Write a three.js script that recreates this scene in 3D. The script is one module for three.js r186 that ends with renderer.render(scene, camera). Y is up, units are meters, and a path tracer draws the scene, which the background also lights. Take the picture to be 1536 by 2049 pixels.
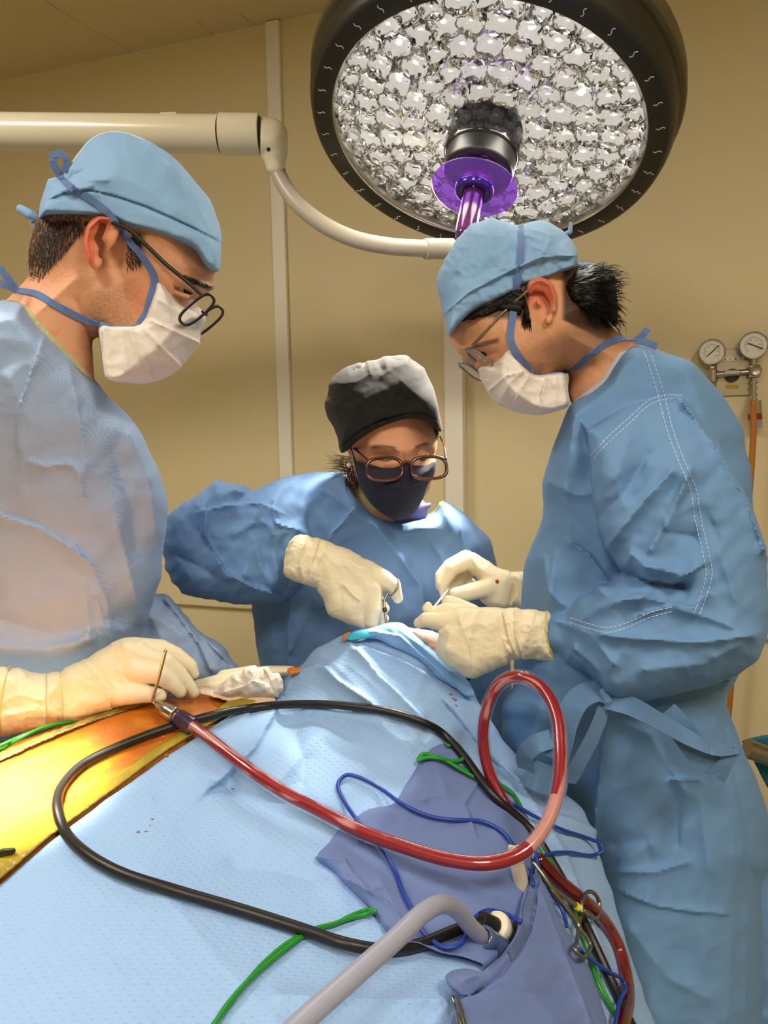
import * as THREE from 'three';
import { mergeGeometries, toCreasedNormals } from 'three/addons/utils/BufferGeometryUtils.js';
import { RoundedBoxGeometry } from 'three/addons/geometries/RoundedBoxGeometry.js';
import { ImprovedNoise } from 'three/addons/math/ImprovedNoise.js';
import { RectAreaLightUniformsLib } from 'three/addons/lights/RectAreaLightUniformsLib.js';
RectAreaLightUniformsLib.init();

// ---------------------------------------------------------------- camera, light levels, exposure
const IW = 1536, IH = 2049, FOC = 1480;
const scene = new THREE.Scene();
const camera = new THREE.PerspectiveCamera(2 * Math.atan(IH / 2 / FOC) * 180 / Math.PI, IW / IH, 0.05, 30);
camera.position.set(0, 1.5, 0);
camera.rotation.order = 'YXZ';
camera.rotation.set(-6 * Math.PI / 180, 0, -0.018);
camera.updateMatrixWorld(true);
scene.background = new THREE.Color(0x000000);
const renderer = new THREE.WebGLRenderer();
renderer.toneMapping = THREE.LinearToneMapping;
renderer.toneMappingExposure = 0.95;
renderer.shadowMap.enabled = true;
const CEIL_POWER = 30, SPOT_POWER = 9, SPOT2_POWER = 32, FACE_POWER = 18, WARM = 0xfff4e6;

// ---------------------------------------------------------------- small tools
const V = (x, y, z) => new THREE.Vector3(x, y, z);
const clamp = (x, a, b) => Math.min(b, Math.max(a, x)), lerp = (a, b, t) => a + (b - a) * t;
const sstep = (a, b, x) => { const t = clamp((x - a) / (b - a), 0, 1); return t * t * (3 - 2 * t); };
let seed = 7;
const DBG = new Set();
const rnd = (a = 0, b = 1) => { seed = (seed * 1664525 + 1013904223) >>> 0; return a + (b - a) * seed / 4294967296; };
const NZ = new ImprovedNoise(), noise = (x, y, z = 0.37) => NZ.noise(x, y, z);
const fbm = (x, y, z = 0.5) => noise(x, y, z) + 0.5 * noise(x * 2.1, y * 2.1, z + 3) + 0.25 * noise(x * 4.3, y * 4.3, z + 7);
const at = (px, py, d) => V((px - IW / 2) * d / FOC, -(py - IH / 2) * d / FOC, -d).applyMatrix4(camera.matrixWorld);
const used = {};
const numbered = (n) => { const k = used[n] = (used[n] ?? -1) + 1; return k ? n + '_' + String(k).padStart(3, '0') : n; };
function thing(name, label, category, pos = V(0, 0, 0), group) {
  const o = new THREE.Group(); o.name = numbered(name); o.position.copy(pos); scene.add(o);
  o.userData = { label, category }; if (group) o.userData.group = group;
  return o;
}
function struct(name, geo, mat) { const m = new THREE.Mesh(geo, mat); m.name = name; m.userData.kind = 'structure'; scene.add(m); return m; }
// geometry in world metres -> a mesh under its thing (things are only moved, never turned, unless built locally)
function part(name, parent, geo, mat, label) {
  const m = new THREE.Mesh(geo, mat); m.name = name; if (label) m.userData.label = label;
  const off = V(0, 0, 0); for (let p = parent; p && p !== scene; p = p.parent) off.add(p.position);
  geo.translate(-off.x, -off.y, -off.z);
  parent.add(m); if (name === 'hair') m.userData.kind = 'stuff'; return m;
}
function local(name, parent, geo, mat, label) { const m = new THREE.Mesh(geo, mat); m.name = name; if (label) m.userData.label = label; parent.add(m); return m; }

// ---------------------------------------------------------------- implicit shapes, in the photograph's pixel scale at a reference depth
const memo = (f) => { let a = NaN, b = NaN, v; return (x, y) => (x === a && y === b) ? v : (a = x, b = y, v = f(x, y)); };
const fn = (v) => typeof v === 'function' ? memo(v) : () => v;
function rounded(pts, n, closed = true) {
  if (n <= 1) return pts;
  const c = new THREE.CatmullRomCurve3(pts.map((p) => V(p[0], p[1], 0)), closed, 'centripetal');
  return c.getPoints(pts.length * n).slice(0, closed ? -1 : undefined).map((p) => [p.x, p.y]);
}
function poly(pts, n = 4) {
  const q = rounded(pts, n), N = q.length;
  return memo((x, y) => {
    let best = 1e12, inside = false;
    for (let i = 0, j = N - 1; i < N; j = i++) {
      const ax = q[j][0], ay = q[j][1], bx = q[i][0] - ax, by = q[i][1] - ay, px = x - ax, py = y - ay;
      const t = clamp((px * bx + py * by) / (bx * bx + by * by + 1e-9), 0, 1), ex = px - bx * t, ey = py - by * t, e = ex * ex + ey * ey;
      if (e < best) best = e;
      if ((q[i][1] > y) !== (ay > y) && x < bx * (y - ay) / by + ax) inside = !inside;
    }
    return inside ? -Math.sqrt(best) : Math.sqrt(best);
  });
}
// a traced outline filled out to a rounded body: z = mid depth, w = half thickness, r = width of the rounded rim
function inf(pts, o) {
  const d = poly(pts, o.n ?? 4), Z = fn(o.z ?? 0), W = fn(o.w), R = fn(o.r), D = o.disp ? memo(o.disp) : null, c = [0, 0, 0, 0];
  let lx = NaN, ly = NaN;
  return (x, y, z) => {
    if (x !== lx || y !== ly) { lx = x; ly = y; c[0] = 1 - Math.min(1, -d(x, y) / R(x, y)); c[1] = Z(x, y); c[2] = W(x, y); c[3] = D ? D(x, y) : 0; }
    return (Math.hypot(c[0], (z - c[1]) / c[2]) - 1) * c[2] - c[3];
  };
}
function chain(p) {
  return (x, y, z) => {
    let m = 1e9;
    for (let i = 0; i < p.length - 1; i++) {
      const a = p[i], b = p[i + 1], bx = b[0] - a[0], by = b[1] - a[1], bz = b[2] - a[2];
      const t = clamp(((x - a[0]) * bx + (y - a[1]) * by + (z - a[2]) * bz) / (bx * bx + by * by + bz * bz + 1e-9), 0, 1);
      const v = Math.hypot(x - a[0] - bx * t, y - a[1] - by * t, z - a[2] - bz * t) - lerp(a[3], b[3], t);
      if (v < m) m = v;
    }
    return m;
  };
}
const ball = (cx, cy, cz, rx, ry = rx, rz = rx) => (x, y, z) => (Math.hypot((x - cx) / rx, (y - cy) / ry, (z - cz) / rz) - 1) * Math.min(rx, ry, rz);
function U(k, ...fs) {
  return (x, y, z) => {
    let a = fs[0](x, y, z);
    for (let i = 1; i < fs.length; i++) { const b = fs[i](x, y, z), h = Math.max(k - Math.abs(a - b), 0) / (k || 1); a = Math.min(a, b) - h * h * k * 0.25; }
    return a;
  };
}
const cut = (a, b) => (x, y, z) => Math.max(a(x, y, z), -b(x, y, z));
// folds of cloth: [kind, height, width, x, y, x, y ...]; kind 0 a ridge (or, with negative height, a valley), 1 a lap that stands up on the right of its line
function folds(list) {
  return (x, y) => {
    let s = 0;
    for (const f of list) {
      let best = 1e12, sgn = 1;
      const reach = f[2] * 5;
      for (let i = 3; i + 3 < f.length; i += 2) {
        const ax = f[i], ay = f[i + 1], bx = f[i + 2] - ax, by = f[i + 3] - ay, px = x - ax, py = y - ay;
        const t = clamp((px * bx + py * by) / (bx * bx + by * by), 0, 1), ex = px - bx * t, ey = py - by * t, e = ex * ex + ey * ey;
        if (e < best) { best = e; sgn = bx * py - by * px; }
      }
      const d = Math.sqrt(best); if (d > reach) continue;
      if (f[0] === 0) s += 1.35 * f[1] * Math.exp(-Math.pow(d / f[2], 1.1));
      else s += 1.5 * f[1] * (sgn > 0 ? Math.exp(-d / f[2]) : Math.exp(-d / (f[2] * 0.14)));
    }
    return s;
  };
}
// flat-faceted crumple of stiff disposable cloth
const crumple = (sc, amp, turn = 0, stretch = 1, off = 0) => { const c = Math.cos(turn), s = Math.sin(turn); return (x, y) => { const u = (x * c + y * s) / sc, v = (y * c - x * s) / (sc * stretch); return amp * (0.5 - Math.abs(noise(u + off, v, off)) * 1.7 + 0.5 * (0.4 - Math.abs(noise(u * 2.3 + 5, v * 2.3, off + 2)) * 1.4)); }; };
const sum = (...fs) => (x, y) => { let s = 0; for (const f of fs) s += f(x, y); return s; };

function nets(f, b, s) {
  const [x0, y0, z0, x1, y1, z1] = b, nx = Math.ceil((x1 - x0) / s) + 1, ny = Math.ceil((y1 - y0) / s) + 1, nz = Math.ceil((z1 - z0) / s) + 1;
  const v = new Float32Array(nx * ny * nz), id = new Int32Array(nx * ny * nz).fill(-1), P = [], I = [];
  let i = 0;
  for (let a = 0; a < nx; a++) for (let c = 0; c < ny; c++) for (let e = 0; e < nz; e++) v[i++] = f(x0 + a * s, y0 + c * s, z0 + e * s);
  const at3 = (a, c, e) => (a * ny + c) * nz + e;
  const edges = [[0, 1], [0, 2], [0, 4], [1, 3], [1, 5], [2, 3], [2, 6], [3, 7], [4, 5], [4, 6], [5, 7], [6, 7]], w = new Float64Array(8);
  for (let a = 0; a < nx - 1; a++) for (let c = 0; c < ny - 1; c++) for (let e = 0; e < nz - 1; e++) {
    let mask = 0;
    for (let k = 0; k < 8; k++) { w[k] = v[at3(a + (k & 1), c + ((k >> 1) & 1), e + (k >> 2))]; if (w[k] < 0) mask |= 1 << k; }
    if (mask === 0 || mask === 255) continue;
    let n = 0, sx = 0, sy = 0, sz = 0;
    for (const [p, q] of edges) {
      if ((w[p] < 0) === (w[q] < 0)) continue;
      const t = w[p] / (w[p] - w[q]);
      sx += (p & 1) + t * ((q & 1) - (p & 1)); sy += ((p >> 1) & 1) + t * (((q >> 1) & 1) - ((p >> 1) & 1)); sz += (p >> 2) + t * ((q >> 2) - (p >> 2)); n++;
    }
    id[at3(a, c, e)] = P.length / 3;
    P.push(x0 + (a + sx / n) * s, y0 + (c + sy / n) * s, z0 + (e + sz / n) * s);
  }
  const quad = (p, q, r, t, flip) => { if (p < 0 || q < 0 || r < 0 || t < 0) return; if (flip) I.push(p, r, q, p, t, r); else I.push(p, q, r, p, r, t); };
  for (let a = 0; a < nx - 1; a++) for (let c = 0; c < ny - 1; c++) for (let e = 0; e < nz - 1; e++) {
    const o = v[at3(a, c, e)] < 0;
    if (c && e && o !== v[at3(a + 1, c, e)] < 0) quad(id[at3(a, c - 1, e - 1)], id[at3(a, c, e - 1)], id[at3(a, c, e)], id[at3(a, c - 1, e)], !o);
    if (a && e && o !== v[at3(a, c + 1, e)] < 0) quad(id[at3(a - 1, c, e - 1)], id[at3(a - 1, c, e)], id[at3(a, c, e)], id[at3(a, c, e - 1)], !o);
    if (a && c && o !== v[at3(a, c, e + 1)] < 0) quad(id[at3(a - 1, c - 1, e)], id[at3(a, c - 1, e)], id[at3(a, c, e)], id[at3(a - 1, c, e)], !o);
  }
  return { P, I };
}
const UVS = { gown: (p) => [p.x + 0.6 * p.z, p.y + 0.2 * p.z], flat: (p) => [p.x, p.z - 0.5 * p.y] };
// mesh an implicit shape; d0 is the depth in metres at which one unit is one pixel of the photograph
function solid(d0, f, b, s, o = {}) {
  for (let a = 0; a <= 24; a++) for (let c = 0; c <= 24; c++) for (const k of [0, 1, 2]) for (const e of [0, 1]) { const q = [0, 0, 0]; q[k] = b[k + 3 * e]; q[(k + 1) % 3] = lerp(b[(k + 1) % 3], b[(k + 1) % 3 + 3], a / 24); q[(k + 2) % 3] = lerp(b[(k + 2) % 3], b[(k + 2) % 3 + 3], c / 24); if (f(...q) < 0) { DBG.add(JSON.stringify(b) + ' side ' + 'xyz'[k] + (e ? '+' : '-')); } }
  const { P, I } = nets(f, b, s), n = P.length / 3, pos = new Float32Array(n * 3), uv = new Float32Array(n * 2), map = UVS[o.uv ?? 'gown'], col = o.col ? new Float32Array(n * 3) : null;
  for (let i = 0; i < n; i++) {
    const w = at(P[i * 3], P[i * 3 + 1], d0 + P[i * 3 + 2] * d0 / FOC);
    w.toArray(pos, i * 3); const t = map(w); uv[i * 2] = t[0]; uv[i * 2 + 1] = t[1];
    if (col) { const c = o.col(P[i * 3], P[i * 3 + 1], P[i * 3 + 2]); col.set(c, i * 3); }
  }
  const g = new THREE.BufferGeometry();
  g.setAttribute('position', new THREE.BufferAttribute(pos, 3)); g.setAttribute('uv', new THREE.BufferAttribute(uv, 2));
  if (col) g.setAttribute('color', new THREE.BufferAttribute(col, 3));
  g.setIndex(I); g.computeVertexNormals();
  return g;
}
// first crossing of a shape along a line of depth; returns z in its units
function front(f, x, y, z0 = -660, z1 = 520, s = 4) {
  let p = f(x, y, z0);
  for (let z = z0 + s; z <= z1; z += s) { const q = f(x, y, z); if (q < 0) return z - s * (q / (q - p)); p = q; }
  return null;
}
const lin = (h) => new THREE.Color(h).toArray();
const mixc = (a, b, t) => [lerp(a[0], b[0], t), lerp(a[1], b[1], t), lerp(a[2], b[2], t)];

// sweeps
function tubeGeo(pts, r, seg = 10, per = 8) {
  const c = new THREE.CatmullRomCurve3(pts, false, 'centripetal');
  const n = Math.max(8, pts.length * per), g = new THREE.TubeGeometry(c, n, r, seg, false);
  const caps = [pts[0], pts[pts.length - 1]].map((p) => { const s = new THREE.SphereGeometry(r, seg, 6); s.translate(p.x, p.y, p.z); return s; });
  const u = g.attributes.uv, L = c.getLength(); for (let i = 0; i < u.count; i++) u.setXY(i, u.getX(i) * L, u.getY(i) * 2 * Math.PI * r);
  return mergeGeometries([g, ...caps]);
}
// a flat band of cloth along world points, lying in the plane whose normal is given at each point
function bandGeo(pts, nor, width, thick = 0.0012, per = 5) {
  const c = new THREE.CatmullRomCurve3(pts, false, 'centripetal'), cn = new THREE.CatmullRomCurve3(nor, false, 'centripetal'), N = pts.length * per, pos = [], idx = [], uv = [];
  for (let i = 0; i <= N; i++) {
    const t = i / N, p = c.getPoint(t), T = c.getTangent(t), n = cn.getPoint(t).normalize(), b = T.clone().cross(n).normalize();
    n.crossVectors(b, T).normalize();
    const w = (typeof width === 'function' ? width(t) : width) / 2;
    for (const [s, h] of [[-1, -1], [1, -1], [1, 1], [-1, 1]]) { const q = p.clone().addScaledVector(b, s * w).addScaledVector(n, h * thick / 2); pos.push(q.x, q.y, q.z); uv.push(t, s); }
    if (i) for (let k = 0; k < 4; k++) { const a = (i - 1) * 4 + k, d = (i - 1) * 4 + (k + 1) % 4; idx.push(a, d, a + 4, d, d + 4, a + 4); }
  }
  idx.push(0, 2, 1, 0, 3, 2, N * 4, N * 4 + 1, N * 4 + 2, N * 4, N * 4 + 2, N * 4 + 3);
  let g = new THREE.BufferGeometry();
  g.setAttribute('position', new THREE.Float32BufferAttribute(pos, 3)); g.setAttribute('uv', new THREE.Float32BufferAttribute(uv, 2)); g.setIndex(idx);
  return toCreasedNormals(g, 0.9);
}
const eye = camera.position.clone();
// points on a shape (or at a stated z) as world positions; lift in the shape's units
function over(d0, f, pts, lift = 2) {
  let last = 0;
  return pts.map((p) => { const z = p[2] !== undefined ? p[2] : (front(f, p[0], p[1]) ?? last); last = z; return at(p[0], p[1], d0 + (z - lift) * d0 / FOC); });
}
function fine(pts, step = 12) { const c = new THREE.CatmullRomCurve3(pts.map((p) => V(p[0], p[1], p[2] ?? 0)), false, 'centripetal'); return c.getSpacedPoints(Math.max(2, Math.round(c.getLength() / step))).map((p) => pts[0][2] === undefined ? [p.x, p.y] : [p.x, p.y, p.z]); }
function strap(d0, f, pts, widthPx, lift = 2, thick = 0.0012) {
  const q = fine(pts), w = over(d0, f, q, lift);
  // surface normals by small steps on the shape
  const nor = q.map((p, i) => {
    if (p[2] !== undefined) return eye.clone().sub(w[i]).normalize();
    const z = front(f, p[0], p[1]); if (z === null) return eye.clone().sub(w[i]).normalize();
    const e = 3, gx = f(p[0] + e, p[1], z) - f(p[0] - e, p[1], z), gy = f(p[0], p[1] + e, z) - f(p[0], p[1] - e, z), gz = f(p[0], p[1], z + e) - f(p[0], p[1], z - e);
    return V(gx, -gy, -gz * 1.2).normalize().transformDirection(camera.matrixWorld);
  });
  return bandGeo(w, nor, widthPx * d0 / FOC, thick, 2);
}
const box = (w, h, d, r = 0.003) => new RoundedBoxGeometry(w, h, d, 2, Math.min(r, w / 2.1, h / 2.1, d / 2.1));
const lathe = (pts, seg = 48) => new THREE.LatheGeometry(pts.map((p) => new THREE.Vector2(p[0], p[1])), seg);
// point a geometry's +y at a direction and place it
const aim = (g, from, dir) => { g.applyQuaternion(new THREE.Quaternion().setFromUnitVectors(V(0, 1, 0), dir.clone().normalize())); g.translate(from.x, from.y, from.z); return g; };
const rodGeo = (a, b, r, r2 = r, seg = 14) => { const g = new THREE.CylinderGeometry(r2, r, a.distanceTo(b), seg); g.translate(0, a.distanceTo(b) / 2, 0); return aim(g, a, b.clone().sub(a)); };

// ---------------------------------------------------------------- materials
function tex(w, h, f, srgb) {
  const data = new Uint8Array(w * h * 4);
  for (let y = 0; y < h; y++) for (let x = 0; x < w; x++) { const c = f(x / w, y / h, x, y), o = (y * w + x) * 4; data[o] = c[0]; data[o + 1] = c[1]; data[o + 2] = c[2]; data[o + 3] = 255; }
  const t = new THREE.DataTexture(data, w, h); t.wrapS = t.wrapT = THREE.RepeatWrapping; t.magFilter = THREE.LinearFilter; t.minFilter = THREE.LinearMipmapLinearFilter; t.generateMipmaps = true;
  if (srgb) t.colorSpace = THREE.SRGBColorSpace; t.needsUpdate = true; return t;
}
const rep = (t, m) => { const c = t.clone(); c.repeat.set(1 / m, 1 / m); c.needsUpdate = true; return c; };
const g1 = (v) => { v = clamp(v, 0, 255); return [v, v, v]; };
const TAU = Math.PI * 2;
const weaveTex = tex(64, 64, (u, v, x, y) => g1(128 + 70 * Math.sin(u * TAU * 4) * Math.sin(v * TAU * 4) + rnd(-20, 20)));
const gridTex = tex(128, 128, (u, v) => g1(235 - 150 * Math.pow(Math.abs(Math.sin(u * Math.PI * 8)), 6) - 110 * Math.pow(Math.abs(Math.sin(v * Math.PI * 8)), 8) + rnd(-12, 12)));
const dimpleTex = tex(128, 128, (u, v) => { // staggered embossed dots
  let m = 0; for (const [a, b] of [[0.25, 0.25], [0.75, 0.75]]) { const d = Math.hypot(u - a, (v - b) * 1.3); m = Math.max(m, Math.exp(-Math.pow(d / 0.13, 2))); } return g1(225 - 190 * m + rnd(-14, 14)); });
const mottle = tex(256, 256, (u, v) => { const s = (k, o) => noise(Math.cos(u * TAU) * k + o, Math.sin(u * TAU) * k, Math.cos(v * TAU) * k + Math.sin(v * TAU) * k * 1.7); return g1(128 + 90 * s(1.2, 1) + 60 * s(3, 9) + rnd(-14, 14)); });
const std = (c, rough = 0.8, o = {}) => new THREE.MeshStandardMaterial({ color: c, roughness: rough, ...o });
const phys = (c, rough, o = {}) => new THREE.MeshPhysicalMaterial({ color: c, roughness: rough, ...o });
const cloth = (c, period = 0.006, bump = 0.0003, t = weaveTex, o = {}) => phys(c, 0.85, { bumpMap: rep(t, period), bumpScale: bump, sheen: 0.3, sheenRoughness: 0.6, sheenColor: new THREE.Color(0x9fb8d8), ...o });
const colTex = (hex, amt, period, t2) => { const b = new THREE.Color(hex).convertLinearToSRGB(); return tex(128, 128, (u, v, x, y) => { const k = 1 + amt * (t2 ? (t2(u, v) - 0.5) : rnd(-1, 1)); return [clamp(b.r * 255 * k, 0, 255), clamp(b.g * 255 * k, 0, 255), clamp(b.b * 255 * k, 0, 255)]; }, true); };
const gridCol = tex(64, 64, (u, v) => { const k = 255 - 16 * Math.pow(Math.abs(Math.sin(u * Math.PI * 4)), 5) - 14 * Math.pow(Math.abs(Math.sin(v * Math.PI * 4)), 6); return [k, k, Math.min(255, k + 8)]; }, true);
const M = {
  wall: std(0xe2d2a4, 0.55, { bumpMap: rep(mottle, 0.35), bumpScale: 0.0006 }), ceil: std(0xdcc898, 0.7, { bumpMap: rep(mottle, 0.5), bumpScale: 0.0006 }), trim: std(0xf4eedc, 0.35), floor: std(0x8d938f, 0.4),
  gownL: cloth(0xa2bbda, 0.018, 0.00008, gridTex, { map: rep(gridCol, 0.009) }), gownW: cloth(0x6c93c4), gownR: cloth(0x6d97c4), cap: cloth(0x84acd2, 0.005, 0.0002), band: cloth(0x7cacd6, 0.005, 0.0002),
  strap: cloth(0x6f8fc8, 0.002, 0.0003), mask: cloth(0xe6dcd2, 0.003, 0.0001, weaveTex, { sheen: 0 }), stitch: std(0xc8dcf0, 0.8), neckY: cloth(0xd8d79a, 0.003), neckW: cloth(0xd8dde4, 0.003),
  glove: phys(0xf5e8c4, 0.42, { specularIntensity: 0.6, sheen: 0.3, sheenColor: new THREE.Color(0xffe8b8), bumpMap: rep(mottle, 0.05), bumpScale: 0.0004 }), bead: phys(0xd8c680, 0.4),
  skin: phys(0xffffff, 0.48, { vertexColors: true, specularIntensity: 0.5, bumpMap: rep(mottle, 0.03), bumpScale: 0.0003 }), hair: phys(0x100c09, 0.5, { specularIntensity: 0.35 }), hairB: phys(0x2c2018, 0.55),
  navy: cloth(0x1d1c33, 0.0025, 0.0002, weaveTex, { sheen: 0.1 }), black: cloth(0x0d0c09, 0.003, 0.0003, weaveTex, { sheen: 0.16, sheenRoughness: 0.4, sheenColor: new THREE.Color(0xe8d8e0) }), purple: cloth(0x7a6a8a, 0.003),
  drape: cloth(0x98bce6, 0.0105, 0.0007, dimpleTex, { sheen: 0.2 }), flap: cloth(0x86b6ec, 0.004, 0.0003), teal: std(0x2fb0c8, 0.5), towel: cloth(0x7489c0, 0.0022, 0.0004),
  film: phys(0xb59a22, 0.3, { clearcoat: 0.5, clearcoatRoughness: 0.3 }), iodine: phys(0xd8791a, 0.35, { clearcoat: 0.5, clearcoatRoughness: 0.3, bumpMap: rep(mottle, 0.08), bumpScale: 0.0008 }),
  steel: phys(0xb8b4ac, 0.22, { metalness: 1 }), dullsteel: phys(0x9a9282, 0.35, { metalness: 1 }), rubber: phys(0x15130f, 0.4), whitepaint: phys(0xe6dec2, 0.28, { clearcoat: 0.3 }), housing: phys(0x2b2820, 0.42), housing2: phys(0x6a6148, 0.4, { metalness: 0.4 }),
  blue: phys(0x1a3c9a, 0.35), green: phys(0x1f8a24, 0.35), clear: phys(0xdfe4ee, 0.12, { transmission: 0.75, thickness: 0.004, ior: 1.35 }), cream: phys(0xe2d6ba, 0.4), grey: phys(0x3a3a40, 0.4), gauze: phys(0xeee4d6, 0.9, { bumpMap: rep(gridTex, 0.012), bumpScale: 0.0006 }),
  lens: phys(0x15120e, 0.15), white: std(0xe8e4da, 0.5), eyewhite: phys(0xd8cfc4, 0.2), iris: phys(0x2a1a10, 0.15), glass: phys(0xffffff, 0.02, { transmission: 1, thickness: 0 }),
};

// ---------------------------------------------------------------- the room
const DIR = V(0.9477, 0, 0.3191), NOR = V(-0.3191, 0, 0.9477), W0 = V(-1.448, 0, -2.79), TURN = Math.atan2(-DIR.z, DIR.x), HC = 2.76;
const roomPt = (u, y, n) => W0.clone().addScaledVector(DIR, u).addScaledVector(NOR, n).setY(y);
const roomBox = (u0, u1, y0, y1, n0, n1, r) => { const g = r ? box(u1 - u0, y1 - y0, n1 - n0, r) : new THREE.BoxGeometry(u1 - u0, y1 - y0, n1 - n0); const uv = g.attributes.uv, p = g.attributes.position; for (let i = 0; i < p.count; i++) uv.setXY(i, p.getX(i) + p.getZ(i), p.getY(i) + p.getZ(i)); g.rotateY(TURN); const c = roomPt((u0 + u1) / 2, (y0 + y1) / 2, (n0 + n1) / 2); g.translate(c.x, c.y, c.z); return g; };
// where a pixel's ray meets the back wall (n metres in front of it)
function onWall(px, py, n = 0) { const a = eye, d = at(px, py, 1).sub(a), w = W0.clone().addScaledVector(NOR, n), t = w.clone().sub(a).dot(NOR) / d.dot(NOR), p = a.clone().addScaledVector(d, t); return { p, u: p.clone().sub(W0).dot(DIR), y: p.y, d: t }; }
const UB = onWall(921, 900).u, UA0 = onWall(552, 600).u, UA1 = onWall(576, 600).u, UB0 = onWall(892, 800).u;
struct('floor', roomBox(-1.4, 5.2, -0.1, 0, -0.3, 4.6), M.floor);
struct('ceiling', roomBox(-1.4, 5.2, HC, HC + 0.1, -0.3, 4.6), M.ceil);
struct('wall_back', mergeGeometries([roomBox(-1.4, UB, 0, HC, -0.12, 0), roomBox(UB, 5.2, 0, HC, -0.15, -0.035)]), M.wall);
struct('wall_left', roomBox(-1.4, -1.28, 0, HC, 0, 4.6), M.wall);
struct('wall_right', roomBox(5.08, 5.2, 0, HC, 0, 4.6), M.wall);
struct('wall_front', roomBox(-1.28, 5.08, 0, HC, 4.48, 4.6), M.wall);
struct('trim_1', roomBox(UA0, UA1 + 0.003, 0.1, HC - 0.003, 0, 0.016, 0.003), M.trim);
struct('trim_2', roomBox(UB0, UB + 0.012, 0.1, HC - 0.003, -0.03, 0.02, 0.003), M.trim);
{ const a = onWall(420, 1212), top = onWall(420, 1128); struct('trim_3', roomBox(-1.28, UB0 - 0.002, a.y, top.y, 0, 0.022, 0.008), M.wall);
  struct('trim_4', roomBox(UB + 0.014, 5.08, a.y, top.y, -0.036, -0.012, 0.008), M.wall); }
struct('baseboard_back', roomBox(-1.28, UB0 - 0.002, 0, 0.1, 0, 0.012), M.trim);
// ceiling joints seen as thin raised tape lines
for (const [i, l] of [[5, [[90, 2], [190, 62], [310, 128]]], [6, [[396, 44], [450, 90], [522, 150]]], [7, [[480, 28], [520, 62], [530, 92]]]]) {
  const pts = l.map(([x, y]) => { const d = at(x, y, 1).sub(eye), t = (HC - eye.y) / d.y; return eye.clone().addScaledVector(d, t); });
  struct('trim_' + i, bandGeo(pts, pts.map(() => V(0, -1, 0)), 0.006, 0.002), M.ceil);
}
// luminaires of the room, in the ceiling behind and above the camera
for (const [u, n, txt] of [[0.8, 2.0, 'square ceiling luminaire over the near left of the room'], [3.2, 2.3, 'square ceiling luminaire over the near right of the room'], [2.1, 3.1, 'square ceiling luminaire behind the camera']]) {
  const p = roomPt(u, HC, n), t = thing('ceiling_light', txt, 'ceiling light', p);
  const rot = (g) => { g.rotateY(TURN); return g; };
  const fr = [[0.62, 0.04, 0, 0.3], [0.62, 0.04, 0, -0.3], [0.04, 0.56, 0.29, 0], [0.04, 0.56, -0.29, 0]].map(([w, d, x, z]) => { const g = box(w, 0.03, d, 0.004); g.translate(x, -0.016, z); return g; });
  local('frame', t, rot(mergeGeometries(fr)), M.whitepaint);
  const dg = box(0.56, 0.012, 0.56, 0.003); dg.translate(0, -0.012, 0);
  local('diffuser', t, rot(dg), phys(0xffffff, 0.6, { emissive: new THREE.Color(WARM), emissiveIntensity: 1.6 }));
  const L = new THREE.RectAreaLight(WARM, CEIL_POWER, 0.54, 0.54); L.name = 'ceiling_light_source'; L.position.set(0, -0.035, 0); L.rotation.set(-Math.PI / 2, 0, 0); t.add(L);
}

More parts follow.
